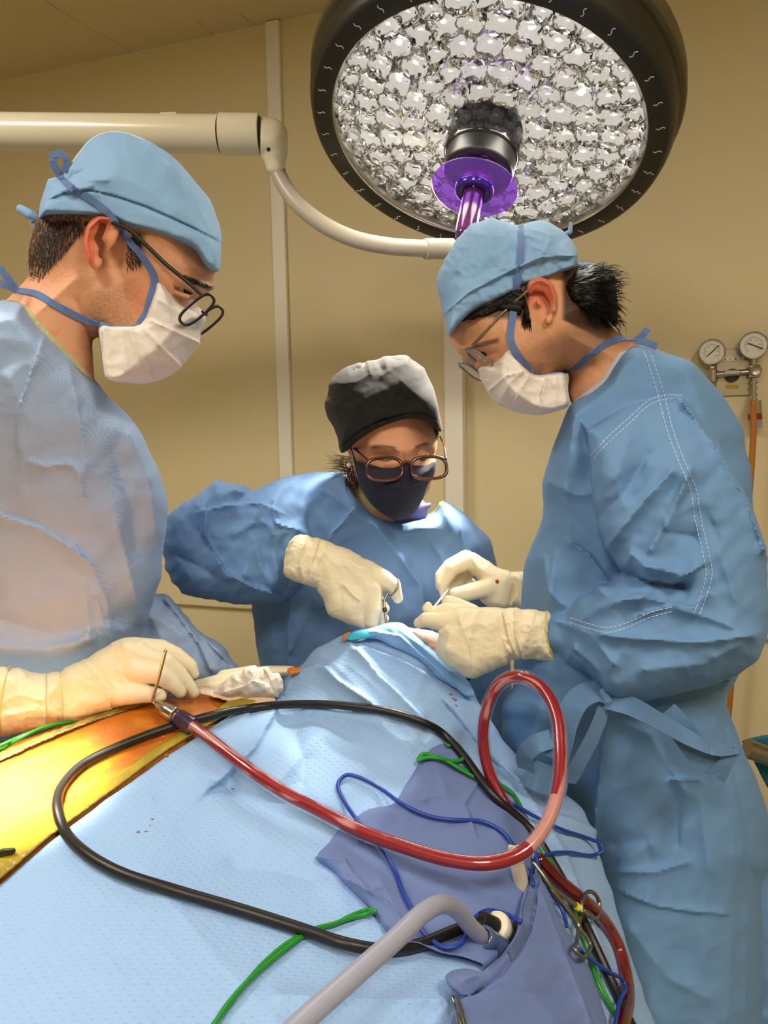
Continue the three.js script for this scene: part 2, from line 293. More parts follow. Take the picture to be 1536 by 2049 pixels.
// ---------------------------------------------------------------- surgical lamp
const LC = at(968, 284, 1.33), LN = V(-0.2, -0.95, 0.24).normalize().transformDirection(camera.matrixWorld);
const lampQ = new THREE.Quaternion().setFromUnitVectors(V(0, 0, 1), LN);
const turned = (pts, seg = 72) => { const g = lathe(pts, seg); g.rotateX(Math.PI / 2); return g; }; // profile (radius, z)
function buildLamp(label) {
  const t = thing('surgical_lamp', label, 'surgical lamp', LC); t.quaternion.copy(lampQ);
  local('housing', t, turned([[0.2795, -0.004], [0.281, 0.001], [0.31, 0.001], [0.318, -0.004], [0.324, -0.02], [0.324, -0.05], [0.318, -0.054], [0.27, -0.056]]), M.housing, 'black front ring');
  local('rear_housing', t, turned([[0.31, -0.058], [0.33, -0.06], [0.334, -0.066], [0.332, -0.09], [0.3, -0.115], [0.15, -0.14], [0.0001, -0.14]]), M.housing2);
  local('bezel', t, turned([[0.2795, -0.003], [0.272, -0.012], [0.268, -0.05]]), M.steel, 'bright inner ring');
  const bp = turned([[0.27, -0.05], [0.0001, -0.05]]);
  local('reflector', t, bp, phys(0xd8d8d6, 0.3, { metalness: 0.3, bumpMap: rep(mottle, 0.04), bumpScale: 0.004, emissive: new THREE.Color(0xfff8ec), emissiveIntensity: 0.55 }), 'silvery back plate');
  const cov = new THREE.RingGeometry(0.066, 0.276, 72, 1); cov.translate(0, 0, -0.006); local('cover', t, cov, M.glass);
  // lens cells, three shapes shared by all
  const lensGeo = [0, 1, 2].map((k) => {
    const g = new THREE.SphereGeometry(1, 26, 18), p = g.attributes.position;
    for (let i = 0; i < p.count; i++) {
      const v = V().fromBufferAttribute(p, i), a = Math.atan2(v.y, v.x), rr = Math.hypot(v.x, v.y), sq = 1 / Math.pow(Math.pow(Math.abs(Math.cos(a)), 4) + Math.pow(Math.abs(Math.sin(a)), 4), 0.25);
      const q = 1 + 0.1 * Math.sin(a * (3 + k) + k) * rr + 0.05 * Math.sin(a * (7 + k) + v.z * 5); let r = Math.pow(rr, 0.72) * (1 + (sq - 1) * 0.7) * q;
      let z = Math.sign(v.z) * Math.pow(Math.abs(v.z), 0.75); if (v.z > 0) z -= 0.42 * Math.exp(-Math.pow(rr / 0.38, 2)) - 0.1 * Math.sin(rr * 13 + k + 0.8 * Math.sin(a * 4)); else z += 0.12 * Math.sin(a * 6 + rr * 7);
      p.setXYZ(i, Math.cos(a) * r * 0.0205, Math.sin(a) * r * 0.0205, z * 0.016);
    }
    g.computeVertexNormals(); return g;
  });
  const lensMat = phys(0xffffff, 0.02, { transmission: 1, thickness: 0.03, ior: 1.49 });
  const ledGeo = new THREE.CylinderGeometry(0.0055, 0.007, 0.004, 14); ledGeo.rotateX(Math.PI / 2); ledGeo.translate(0, 0, -0.021);
  const leds = [0, 1, 2].map((k) => phys(0xffffff, 0.5, { emissive: new THREE.Color(0xfffaf0), emissiveIntensity: [1.1, 1.6, 2.2][k] }));
  seed = 91; let n = 0;
  for (const [R, N, o] of [[0.092, 12, 0.2], [0.136, 19, 0.1], [0.18, 25, 0.05], [0.222, 31, 0.1], [0.257, 38, 0.35]]) for (let i = 0; i < N; i++) {
    const a = (i + o) / N * TAU + (R > 0.25 ? 0 : rnd(-0.02, 0.02)), m = local('lens', t, lensGeo[n % 3], lensMat);
    m.position.set(Math.cos(a) * R, Math.sin(a) * R, -0.026 + rnd(-0.003, 0.003)); m.rotation.set(rnd(-0.12, 0.12), rnd(-0.12, 0.12), a + rnd(-0.3, 0.3)); const k = (R > 0.25 ? 0.85 : 1) * rnd(0.95, 1.12); m.scale.set(k * 1.06, k * 1.12, 1);
    local('led', m, ledGeo, leds[(n * 7 + 3) % 3]); n++;
  }
  local('hub_sleeve', t, turned([[0.058, -0.05], [0.068, -0.02], [0.068, 0.03], [0.064, 0.034]]), phys(0xffffff, 0.05, { transmission: 1, thickness: 0.004 }), 'clear sleeve round the hub');
  local('hub', t, turned([[0.0001, -0.045], [0.06, -0.045], [0.0625, 0], [0.063, 0.062], [0.06, 0.07], [0.05, 0.073], [0.0001, 0.073]]), M.rubber, 'black control hub');
  for (let i = 0; i < 6; i++) { const g = new THREE.TorusGeometry(0.0065, 0.0016, 8, 20), a = i / 6 * TAU + 0.2; g.translate(Math.cos(a) * 0.046, Math.sin(a) * 0.046, 0.0735); local('button', t, g, M.rubber); }
  const pl = phys(0xd2a4ff, 0.12, { transmission: 0.8, thickness: 0, clearcoat: 0.4 });
  const dk = phys(0x3a1a8a, 0.15, { clearcoat: 0.6 });
  const cover = local('handle_cover', t, turned([[0.0745, 0.098], [0.0765, 0.0995], [0.0745, 0.101], [0.034, 0.103], [0.033, 0.101], [0.05, 0.0995], [0.0745, 0.098]]), pl, 'translucent purple disc');
  local('collar', cover, turned([[0.0345, 0.1], [0.034, 0.108], [0.03, 0.111], [0.0185, 0.111], [0.0185, 0.104]]), dk);
  local('handle', t, turned([[0.0185, 0.105], [0.0182, 0.19], [0.0165, 0.2], [0.011, 0.207], [0.0001, 0.209]], 32), phys(0x9a5aa8, 0.12, { transmission: 0.75, thickness: 0, clearcoat: 0.3 }), 'clear purple handle tube');
  const core = local('handle_core', t, turned([[0.0001, 0.073], [0.03, 0.073], [0.03, 0.1], [0.0135, 0.104], [0.013, 0.178], [0.014, 0.18], [0.0145, 0.196], [0.009, 0.203], [0.0001, 0.204]], 28), phys(0x6a1f5a, 0.3));
  local('tip', core, turned([[0.0146, 0.172], [0.0152, 0.174], [0.0152, 0.188], [0.0146, 0.19]], 28), phys(0xc02848, 0.3), 'red band inside the handle tip');
  for (let i = 0; i < 36; i++) {
    const a = i / 36 * TAU, r0 = 0.299, pts = []; const two = i % 12 > 8;
    for (let s = -4; s <= 4; s++) { const x = s * (two ? 0.0024 : 0.0018), y = 0.0021 * Math.sin(s * (two ? 1.5 : 0.8)); pts.push(V(Math.cos(a) * (r0 + x) - Math.sin(a) * y, Math.sin(a) * (r0 + x) + Math.cos(a) * y, 0.0014)); }
    local('mark', t, new THREE.TubeGeometry(new THREE.CatmullRomCurve3(pts), 14, 0.0009, 5), M.white, 'small white wave mark');
  }
  return t;
}
function lampLights(t, target, power, cone, pen) {
  for (let i = 0; i < 6; i++) {
    const a = (i + 0.5) / 6 * TAU, s = new THREE.SpotLight(0xfff6e6, power, 0, cone, pen, 2); s.name = 'surgical_lamp_beam'; s.castShadow = true; s.shadow.radius = 2.4;
    s.position.set(Math.cos(a) * 0.19, Math.sin(a) * 0.19, 0.02); t.add(s); t.updateMatrixWorld(true); s.target.position.copy(t.worldToLocal(target.clone())); s.target.name = 'beam_target'; t.add(s.target);
  }
}
const lamp1 = buildLamp('large round surgical lamp with clear lens cells and a purple handle, above the heads');
const lamp2 = lamp1.clone(); lamp2.name = numbered('surgical_lamp'); scene.add(lamp2);
lamp2.userData = { label: 'second round surgical lamp, out of view over the bare orange chest', category: 'surgical lamp' };
lamp2.position.set(-0.6, 2.36, -0.5);
{ const tgt = at(20, 1575, 0.8); lamp2.quaternion.setFromUnitVectors(V(0, 0, 1), tgt.clone().sub(lamp2.position).normalize()); lamp2.updateMatrixWorld(true); lampLights(lamp2, tgt, SPOT2_POWER, 0.075, 1); }
lampLights(lamp1, at(725, 1165, 1.08), SPOT_POWER, 0.19, 1);
for (let i = 0; i < 4; i++) { const a = (i + 0.5) * Math.PI / 2, L = new THREE.RectAreaLight(0xfff6e6, FACE_POWER, 0.15, 0.15); L.name = 'surgical_lamp_glow'; L.position.set(Math.cos(a) * 0.19, Math.sin(a) * 0.19, 0.012); L.rotation.set(0, Math.PI, 0); lamp1.add(L); }

// its arm
{ const d = 1.52, t = thing('lamp_arm', 'cream painted lamp arm tube with an elbow and curved grey yoke', 'lamp arm', at(300, 270, d));
  const a = at(-1000, 252, d + 0.13), b = at(441, 269, d), c = at(520, 270, d), e = at(556, 272, d);
  part('tube', t, rodGeo(a, b, 0.0375, 0.0375, 36), M.whitepaint);
  part('post', t, rodGeo(a.clone().setY(a.y - 0.04), a.clone().setY(HC - 0.002), 0.045, 0.045, 30), M.whitepaint);
  const sl = lathe([[0.036, 0], [0.0405, 0.001], [0.0405, b.distanceTo(c) - 0.001], [0.036, b.distanceTo(c)]], 36); part('sleeve', t, aim(sl, b, c.clone().sub(b)), M.whitepaint);
  const el = U(14, chain([[522, 271, 0, 39], [536, 273, 0, 37]]), chain([[540, 275, 0, 33], [549, 302, 0, 24]]), chain([[549, 300, 0, 22], [551, 330, 0, 20]]));
  part('elbow', t, solid(d, (x, y, z) => Math.max(el(x, y, z), 521 - x), [510, 225, -50, 590, 365, 50], 2.5), M.whitepaint);
  const dot = new THREE.CylinderGeometry(0.004, 0.004, 0.003, 12); part('screw', t, aim(dot, at(537, 299, d - 0.04), eye.clone().sub(at(537, 299, d))), M.rubber);
  const hub = LC.clone().addScaledVector(LN, -0.1);
  const yp = [at(551, 322, d), at(560, 355, d), at(590, 402, d - 0.01), at(640, 445, d - 0.02), at(705, 477, d - 0.03), at(780, 493, d - 0.04), at(860, 498, d - 0.05)];
  part('yoke', t, tubeGeo(yp, 0.0165, 20, 10), phys(0xb9b2a0, 0.35), 'grey curved yoke');
  part('pivot', t, rodGeo(at(850, 498, d - 0.05), at(905, 498, 1.49), 0.02, 0.02, 20), phys(0xb9b2a0, 0.35));
  const cl = box(0.034, 0.008, 0.02, 0.002); const cp = at(339, 232, d - 0.004); cl.translate(cp.x, cp.y, cp.z); part('clip', t, cl, M.cream);
}

// ---------------------------------------------------------------- the draped patient on the table
// depth of the draped surface, a thin-plate spline through measured points (pixel x, pixel y, metres)
function spline(ctrl) {
  const n = ctrl.length, N = n + 3, A = [], S = 400, U2 = (r2) => r2 < 1e-12 ? 0 : 0.5 * r2 * Math.log(r2);
  for (let i = 0; i < N; i++) A.push(new Float64Array(N + 1));
  for (let i = 0; i < n; i++) {
    for (let j = 0; j < n; j++) A[i][j] = U2(((ctrl[i][0] - ctrl[j][0]) ** 2 + (ctrl[i][1] - ctrl[j][1]) ** 2) / S / S) + (i === j ? 0.004 : 0);
    A[i][n] = A[n][i] = 1; A[i][n + 1] = A[n + 1][i] = ctrl[i][0] / S; A[i][n + 2] = A[n + 2][i] = ctrl[i][1] / S; A[i][N] = ctrl[i][2];
  }
  for (let i = 0; i < N; i++) {
    let p = i; for (let r = i + 1; r < N; r++) if (Math.abs(A[r][i]) > Math.abs(A[p][i])) p = r; [A[i], A[p]] = [A[p], A[i]];
    for (let r = 0; r < N; r++) if (r !== i) { const k = A[r][i] / A[i][i]; if (k) for (let c = i; c <= N; c++) A[r][c] -= k * A[i][c]; }
  }
  const w = A.map((r, i) => r[N] / r[i]);
  return memo((x, y) => { let s = w[n] + w[n + 1] * x / S + w[n + 2] * y / S; for (let i = 0; i < n; i++) s += w[i] * U2(((x - ctrl[i][0]) ** 2 + (y - ctrl[i][1]) ** 2) / S / S); return s; });
}
const DEEP = spline([[-120, 1540, 0.86], [0, 1490, 0.88], [130, 1448, 0.91], [330, 1386, 0.95], [430, 1395, 0.96], [560, 1390, 0.97], [620, 1330, 0.99], [700, 1282, 1.0], [770, 1258, 1.0], [830, 1264, 1.0], [900, 1330, 0.99], [960, 1400, 0.98], [1040, 1520, 0.97], [1150, 1600, 0.95], [1200, 1700, 0.92], [1250, 1900, 0.85], [1300, 2049, 0.8],
  [0, 1650, 0.75], [0, 1800, 0.66], [0, 2049, 0.54], [200, 1600, 0.78], [200, 1800, 0.65], [300, 2049, 0.53], [400, 1500, 0.87], [400, 1700, 0.73], [600, 1450, 0.92], [600, 1600, 0.82], [600, 1800, 0.69], [600, 2049, 0.54], [800, 1400, 0.95], [800, 1600, 0.84], [850, 1800, 0.72], [900, 2049, 0.57], [1000, 1600, 0.88], [1050, 1800, 0.76], [1100, 2049, 0.64], [1200, 2049, 0.71], [-150, 2150, 0.5], [700, 2200, 0.48], [1350, 2200, 0.76], [-150, 1800, 0.65]]);
const DD = 0.8, dz = (d) => (d - DD) * FOC / DD, DZ = memo((x, y) => dz(DEEP(x, y)));
const filmEdge = [[-160, 1850], [-40, 1790], [10, 1752], [90, 1682], [170, 1622], [250, 1564], [330, 1505], [400, 1462], [440, 1435], [478, 1412]];
const drapePts = [...filmEdge, [520, 1404], [551, 1400], [560, 1382], [590, 1350], [621, 1320], [660, 1295], [700, 1277], [745, 1262], [785, 1258], [830, 1268], [870, 1300], [910, 1338], [938, 1370], [968, 1420], [1010, 1490], [1060, 1535], [1120, 1580], [1160, 1615], [1192, 1690], [1222, 1790], [1262, 1920], [1318, 2080], [1350, 2180], [1200, 2230], [700, 2240], [200, 2240], [-160, 2220]];
const drapeFolds = folds([
  [1, 20, 22, 716, 1299, 735, 1320, 755, 1347, 800, 1390, 846, 1435], [1, 16, 20, 600, 1340, 632, 1330, 654, 1336, 677, 1360, 742, 1403],
  [1, 12, 16, 725, 1290, 800, 1318, 853, 1347], [1, -14, 22, 902, 1422, 951, 1484, 985, 1522, 1040, 1570], [0, 5, 10, 830, 1396, 846, 1351], [0, 12, 26, 615, 1419, 700, 1432, 755, 1448, 820, 1497],
  [0, 10, 30, 700, 1330, 775, 1400, 850, 1500, 870, 1480], [1, 14, 30, 551, 1423, 510, 1496, 437, 1565], [0, -16, 28, 437, 1572, 500, 1590, 565, 1610], [0, -16, 30, 592, 1473, 606, 1520, 606, 1565], [0, 12, 20, 396, 1546, 440, 1562], [0, -10, 26, 470, 1735, 560, 1745, 620, 1760], [0, 10, 40, 560, 1500, 640, 1600, 660, 1690],
  [0, 5, 14, 180, 1602, 300, 1596], [0, 8, 60, 300, 1750, 420, 1900, 560, 2049], [0, 14, 26, 560, 1990, 720, 2000, 880, 2000], [0, 12, 26, 640, 1470, 560, 1560], [1, 10, 18, 1040, 1560, 1130, 1700, 1200, 1880, 1270, 2080], [0, 12, 20, 1085, 1690, 1130, 1740, 1190, 1790], [1, 8, 14, 1075, 1625, 1140, 1635, 1190, 1660],
  [0, -9, 20, 500, 1470, 620, 1440, 700, 1470], [0, 12, 20, 640, 1310, 690, 1350, 760, 1420]]);
const drapeF = inf(drapePts, { n: 3, z: (x, y) => DZ(x, y) + 60, w: 60, r: (x, y) => x < 500 && y > 1400 ? 16 : 60, disp: sum((x, y) => 1.3 * drapeFolds(x, y), crumple(120, 5, 0.9, 2.2, 3), crumple(45, 1.2, 0.3, 1.6, 8)) });
// the patient: torso under the film, shoulders, neck and head under the drape, one continuous body
const patient = thing('person', 'patient lying under the blue drape, only orange antiseptic stained chest showing', 'person', at(300, 1600, 1.0).setY(0.93));
const skinPts = [[-170, 1720], [-170, 1545], [-20, 1502], [60, 1474], [130, 1447], [190, 1425], [250, 1404], [330, 1384], [400, 1385], [450, 1398], [500, 1412], [640, 1345], [740, 1290], [820, 1300], [880, 1345], [905, 1420], [820, 1480], [640, 1560], [430, 1640], [250, 1740], [80, 1830], [-170, 1900]];
const fe = poly([...filmEdge, [600, 1380], [500, 1300], [-400, 1300], [-400, 1900]], 1);
const bodyF = inf(skinPts, { n: 3, z: (x, y) => DZ(x, y) + 62 + 34 * sstep(-10, 24, fe(x, y)), w: 62, r: 46, disp: folds([[0, 8, 40, 200, 1440, 330, 1410], [0, -5, 26, 60, 1530, 250, 1470, 330, 1440], [0, 7, 30, 100, 1600, 260, 1520]]) });
const chest = lin(0xbf6a1a), chest2 = lin(0xcf801c);
part('body', patient, solid(DD, bodyF, [-175, 1275, -440, 920, 1910, 560], 5, { uv: 'flat', col: (x, y) => { const t = sstep(-0.3, 0.5, fbm(x / 60, y / 40)); return mixc(chest, chest2, t); } }), phys(0xffffff, 0.38, { vertexColors: true, clearcoat: 0.35, clearcoatRoughness: 0.35, bumpMap: rep(mottle, 0.06), bumpScale: 0.0006 }));
const drape = thing('surgical_drape', 'large light blue dimpled paper drape with soft folds, spread over the patient', 'surgical drape', at(600, 1700, 1.0).setY(0.9));
const frontZ = (f) => (x, y) => front(f, x, y);
const openDrape = (x, y, z) => Math.max(drapeF(x, y, z), 5 - bodyF(x, y, z));
part('drape_sheet', drape, solid(DD, openDrape, [-170, 1240, -660, 1360, 2250, 640], 4.5, { uv: 'flat' }), M.drape);
const supports = [drapeF];
// nearest surface of what lies on the table, in metres of depth
function onTop(px, py, lift = 0) { let m = null; for (const f of supports) { const z = front(f, px, py, -660, 640, 5); if (z !== null && (m === null || z < m)) m = z; } return (m === null ? DEEP(px, py) : DD + m * DD / FOC) - lift; }
const lay = (pts, lift) => pts.map((p) => at(p[0], p[1], p[2] ?? onTop(p[0], p[1], lift)));

// see-through antiseptic film: its yellow border, stuck half on the skin and half on the drape
const film = thing('adhesive_film', 'yellow olive antiseptic film strip along the drape edge beside the orange chest', 'film', at(200, 1600, 0.9));
const bandPts = [[-165, 1850], [-40, 1790], [10, 1752], [90, 1682], [170, 1622], [250, 1564], [330, 1505], [400, 1462], [440, 1438], [478, 1418], [520, 1404], [486, 1396], [452, 1404], [420, 1430], [390, 1448], [340, 1476], [290, 1508], [235, 1546], [165, 1588], [90, 1622], [40, 1648], [0, 1668], [-165, 1745]];
const wrinkleFilm = (x, y) => 1.1 * noise((x + y) / 60, (x * 0.8 - y * 1.2) / 5) + 0.6 * noise(x / 5, y / 40);
const filmF = inf(bandPts, { n: 2, z: (x, y) => DZ(x, y) - 7, w: 8, r: 7, disp: wrinkleFilm });
const filmCol = lin(0x9a8526), filmCol2 = lin(0xb39a2c);
part('film_strip', film, solid(DD, filmF, [-175, 1380, -360, 540, 1870, 330], 3.2, { uv: 'flat', col: (x, y) => mixc(filmCol, filmCol2, sstep(-0.4, 0.6, noise((x * 0.6 + y) / 9, (x - y * 0.6) / 70) + 0.4 * noise(x / 3, y / 30))) }), phys(0xffffff, 0.28, { vertexColors: true, clearcoat: 0.5, clearcoatRoughness: 0.3 }));
const rimPts = [[-165, 1555], [0, 1505], [60, 1478], [130, 1452], [190, 1430], [250, 1410], [330, 1386], [352, 1384], [330, 1396], [250, 1424], [190, 1444], [130, 1466], [60, 1496], [0, 1524], [-165, 1580]];
const rimF = inf(rimPts, { n: 2, z: (x, y) => DZ(x, y) - 3, w: 5, r: 7, disp: wrinkleFilm });
part('film_strip', film, solid(DD, rimF, [-175, 1370, -250, 372, 1590, 330], 3, { uv: 'flat', col: (x, y) => mixc(lin(0x74642a), lin(0x958438), sstep(-0.4, 0.6, noise((x + y) / 9, (x - y) / 50))) }), phys(0xffffff, 0.28, { vertexColors: true, clearcoat: 0.5, clearcoatRoughness: 0.3 }));
supports.push(bodyF, filmF);

// operating table under the patient
{ const p = V(-0.06, 0, -0.76), t = thing('operating_table', 'operating table, hidden beneath the blue drape', 'operating table', p);
  const turn = (g, y) => { g.rotateY(0.72); g.translate(p.x, y, p.z); return g; };
  part('mattress', t, turn(box(0.56, 0.08, 0.24, 0.02), 0.92), M.rubber); part('column', t, turn(box(0.16, 0.78, 0.16, 0.02), 0.49), M.steel); part('base', t, turn(box(0.4, 0.1, 0.2, 0.03), 0.05), M.grey); }

// upper lap of blue cloth round the wound with a turquoise layer under its edge
const flapPts = [[690, 1281], [702, 1266], [740, 1257], [780, 1247], [806, 1249], [826, 1268], [850, 1290], [880, 1312], [912, 1336], [934, 1360], [950, 1392], [930, 1392], [905, 1366], [872, 1352], [842, 1318], [812, 1304], [782, 1292], [757, 1277], [730, 1276]];
const flap = thing('towel_drape', 'smooth brighter blue cloth lap on top of the draped mound under the hands', 'surgical drape', at(800, 1290, 0.98));
const flapF = inf(flapPts, { n: 3, z: (x, y) => DZ(x, y) - 4, w: 15, r: 16, disp: folds([[1, 8, 9, 745, 1262, 800, 1272, 850, 1316, 905, 1366], [0, 7, 8, 800, 1262, 850, 1300, 900, 1345], [0, -6, 7, 825, 1290, 850, 1312, 868, 1340], [0, 5, 8, 780, 1258, 820, 1290]]) });
part('lap', flap, solid(DD, flapF, [680, 1235, 200, 960, 1400, 500], 2.6), M.flap);
const tealF = inf([[690, 1276], [704, 1266], [735, 1264], [765, 1266], [752, 1274], [722, 1278], [700, 1282]], { n: 3, z: (x, y) => DZ(x, y) - 18, w: 5, r: 5 });
part('under_layer', flap, solid(DD, tealF, [682, 1256, 200, 775, 1290, 480], 2), M.teal, 'turquoise edge under the lap');

// skin and the glassy pale drape by the near gloved hand
const pk = thing('skin_flap', 'bare pink skin of the patient beside the near gloved hand on the mound', 'skin', at(870, 1300, 0.99));
const pinkF = inf([[800, 1254], [830, 1258], [880, 1268], [906, 1290], [905, 1318], [884, 1322], [862, 1306], [838, 1280]], { n: 3, z: (x, y) => DZ(x, y) + 4, w: 18, r: 18, disp: crumple(14, 3, 0.4) });
part('skin', pk, solid(DD, pinkF, [795, 1245, 180, 915, 1330, 480], 2.4, { col: (x, y) => mixc(lin(0xe6c4b4), lin(0xd88f80), sstep(1270, 1312, y) * sstep(-0.2, 0.4, noise(x / 12, y / 12))) }), phys(0xffffff, 0.35, { vertexColors: true, clearcoat: 0.4 }));

// two small orange stained spots of iodine gauze at the mound's left foot
const io = thing('iodine_swab', 'small orange stained swab tucked at the left foot of the draped mound', 'swab', at(590, 1340, 0.99));
part('swab', io, solid(DD, inf([[574, 1340], [590, 1335], [603, 1340], [596, 1347], [580, 1349]], { z: (x, y) => DZ(x, y) - 4, w: 7, r: 6, disp: crumple(8, 2) }), [568, 1328, 250, 610, 1356, 420], 1.8), M.iodine);
const io2 = thing('iodine_swab', 'small orange stained swab at the turquoise corner of the mound', 'swab', at(692, 1272, 1.0));
part('swab', io2, solid(DD, inf([[684, 1280], [690, 1268], [700, 1265], [700, 1272], [692, 1282]], { z: (x, y) => DZ(x, y) - 8, w: 5, r: 5, disp: crumple(6, 2) }), [680, 1260, 250, 706, 1288, 460], 1.5), M.iodine);

// white gauze behind the orange chest, and the pale clear plastic sheet round it
const gz = thing('gauze', 'crumpled white gauze heaped between the orange chest and the draped mound', 'gauze', at(520, 1370, 0.98));
part('gauze', gz, solid(DD, inf([[420, 1385], [438, 1372], [470, 1352], [500, 1336], [525, 1333], [545, 1344], [560, 1352], [566, 1372], [552, 1394], [520, 1398], [480, 1398], [450, 1396]], { z: (x, y) => dz(0.97), w: 34, r: 22, disp: sum(folds([[1, 7, 9, 455, 1382, 490, 1372, 505, 1362, 530, 1368], [0, 6, 7, 500, 1342, 520, 1372], [1, -6, 8, 530, 1345, 545, 1375]]), crumple(26, 9, 0.6, 1.4)) }), [410, 1322, 180, 575, 1405, 420], 2.4), M.gauze);
const sheet = thing('plastic_sheet', 'pale crinkled plastic sheet edge along the top of the orange chest', 'plastic sheet', at(430, 1395, 0.96));
part('sheet', sheet, solid(DD, inf([[328, 1380], [360, 1374], [420, 1378], [470, 1390], [550, 1398], [548, 1410], [500, 1410], [452, 1402], [410, 1390], [360, 1386]], { z: (x, y) => DZ(x, y) - 4, w: 7, r: 6, disp: crumple(18, 3, 0.1, 2) }), [320, 1365, 200, 560, 1420, 400], 2), phys(0xe2c8b0, 0.3, { clearcoat: 0.5 }));

// folded blue towel with the pouch
const towel = thing('surgical_towel', 'faded blue cotton towel folded over the drape under the wires', 'towel', at(850, 1700, 0.8));
const towelPts = [[842, 1519], [858, 1500], [885, 1488], [912, 1496], [930, 1512], [965, 1555], [1010, 1596], [1046, 1619], [1060, 1665], [1066, 1740], [1052, 1850], [1010, 1900], [930, 1972], [905, 1990], [860, 1960], [819, 1915], [782, 1870], [737, 1815], [700, 1774], [668, 1742], [636, 1712], [650, 1690], [691, 1655], [741, 1619], [782, 1610], [798, 1594], [819, 1560]];
const towelF = inf(towelPts, { n: 3, z: (x, y) => DZ(x, y) - 2, w: 24, r: 16, disp: sum(folds([
  [1, 12, 14, 640, 1714, 690, 1720, 705, 1745, 740, 1780, 765, 1772], [0, 8, 16, 690, 1665, 760, 1660, 850, 1650], [0, -9, 16, 720, 1690, 800, 1640, 880, 1665], [0, 9, 14, 830, 1600, 880, 1590, 940, 1620, 1010, 1630], [0, 8, 10, 850, 1740, 930, 1760, 990, 1790], [0, -8, 16, 800, 1720, 900, 1745, 960, 1760], [0, 9, 16, 880, 1830, 960, 1850], [0, 8, 14, 760, 1760, 800, 1830, 850, 1900], [1, 9, 10, 700, 1760, 770, 1800, 815, 1850], [0, 8, 12, 780, 1850, 840, 1900], [0, 9, 16, 870, 1520, 890, 1580], [0, 6, 9, 860, 1550, 850, 1600], [1, 8, 12, 960, 1560, 930, 1610, 950, 1660], [0, 8, 14, 985, 1650, 1030, 1720], [0, -7, 12, 830, 1870, 900, 1900]]), crumple(80, 5, 0.5, 1.5, 2)) });
part('towel_cloth', towel, solid(DD, towelF, [625, 1478, -300, 1080, 2005, 340], 3, { uv: 'flat' }), M.towel);
supports.push(towelF);
const pouch = thing('towel_pouch', 'open cone shaped blue cloth pouch holding the instruments and hoses, front right of the table', 'pouch', at(1080, 1950, 0.7));
const pouchPts = [[1073, 1734], [1082, 1760], [1101, 1794], [1133, 1861], [1170, 1922], [1200, 2000], [1222, 2090], [1232, 2160], [900, 2160], [905, 2040], [914, 2002], [896, 1975], [892, 1950], [930, 1938], [972, 1946], [1012, 1905], [1034, 1868], [1038, 1830], [1046, 1795], [1060, 1768]];
const pouchF = inf(pouchPts, { n: 3, z: (x, y) => DZ(x, y) - 52, w: 26, r: 18, disp: sum(folds([
  [1, -12, 10, 1076, 1760, 1072, 1810, 1062, 1860, 1040, 1905, 1000, 1955, 950, 1990, 915, 2000], [0, 8, 9, 1060, 1790, 1052, 1850, 1030, 1890, 990, 1940, 930, 1960], [0, -11, 22, 930, 1985, 1000, 1980, 1090, 1990, 1120, 2000], [0, -9, 22, 1000, 2030, 1080, 2010], [0, 8, 16, 1120, 1900, 1160, 1960, 1180, 2049], [1, 6, 10, 1090, 1800, 1140, 1930, 1190, 2060], [0, 9, 24, 1040, 1950, 1110, 2049]]), crumple(50, 4, 0.9, 1.6, 5)) });
part('pouch_cloth', pouch, solid(DD, pouchF, [880, 1722, -640, 1240, 2170, 260], 3.2, { uv: 'flat' }), M.towel);
supports.push(pouchF);
part('hem', pouch, strap(DD, pouchF, [[1074, 1752], [1062, 1784], [1054, 1816], [1050, 1850], [1040, 1880], [1018, 1914]], 13, 0, 0.003), M.towel);

// ---------------------------------------------------------------- people
const SKIN = { tan: lin(0xd9a27a), warm: lin(0xd79c74), olive: lin(0xcb9468) }, DARK = lin(0x2a1c14), RED = lin(0xd2583c), LIP = lin(0x9a4a3c);
// hidden lower body down to the floor: trousers and shoes, in metres
function lower(p, x, z, hip = 0.95, mid, deep) {
  const O = (s) => deep ? [0, s * 0.7] : [s, 0];
  const S = 0.0025, legs = [-0.1, 0.1].map((s) => { const [a, b] = O(s); return [[x + a * 0.8, hip, z + b * 0.8, 0.085], [x + a * 1.1, 0.5, z + b * 1.1 + 0.01, 0.066], [x + a * 1.1, 0.1, z + b * 1.1, 0.05]]; });
  const f = U(0.05, ...legs.map(chain), chain([[x, hip + 0.05, z, 0.11], mid]));
  const n = nets((a, b, c) => f(a, b, c), [x - 0.35, 0.02, z - 0.3, x + 0.35, Math.max(mid[1], hip) + 0.2, z + 0.3], 0.02);
  const g = new THREE.BufferGeometry(); g.setAttribute('position', new THREE.Float32BufferAttribute(n.P, 3)); g.setAttribute('uv', new THREE.Float32BufferAttribute(new Float32Array(n.P.length / 3 * 2), 2)); g.setIndex(n.I); g.computeVertexNormals();
  part('scrub_trousers', p, g, M.navy);
  for (const s of [-0.11, 0.11]) { const sh = new THREE.SphereGeometry(1, 20, 14); const q = sh.attributes.position; for (let i = 0; i < q.count; i++) q.setXYZ(i, q.getX(i) * 0.048, Math.max(-0.3, q.getY(i)) * 0.07 + 0.022, q.getZ(i) * 0.13); sh.computeVertexNormals(); if (deep) sh.rotateY(deep * Math.PI / 2); sh.translate(x + O(s)[0] + (deep ? deep * 0.05 : 0), 0, z + O(s)[1] + (deep ? 0 : 0.04)); part('shoe', p, sh, M.rubber); }
}
// an ear: a thin slab with a raised rim and a hollow, seen from the side
function ear(pts, zc, hollow, rim, w = 11) { return inf(pts, { n: 4, z: zc, w, r: 12, disp: folds([[0, -15, 9, ...hollow], [0, 6, 4, ...rim]]) }); }
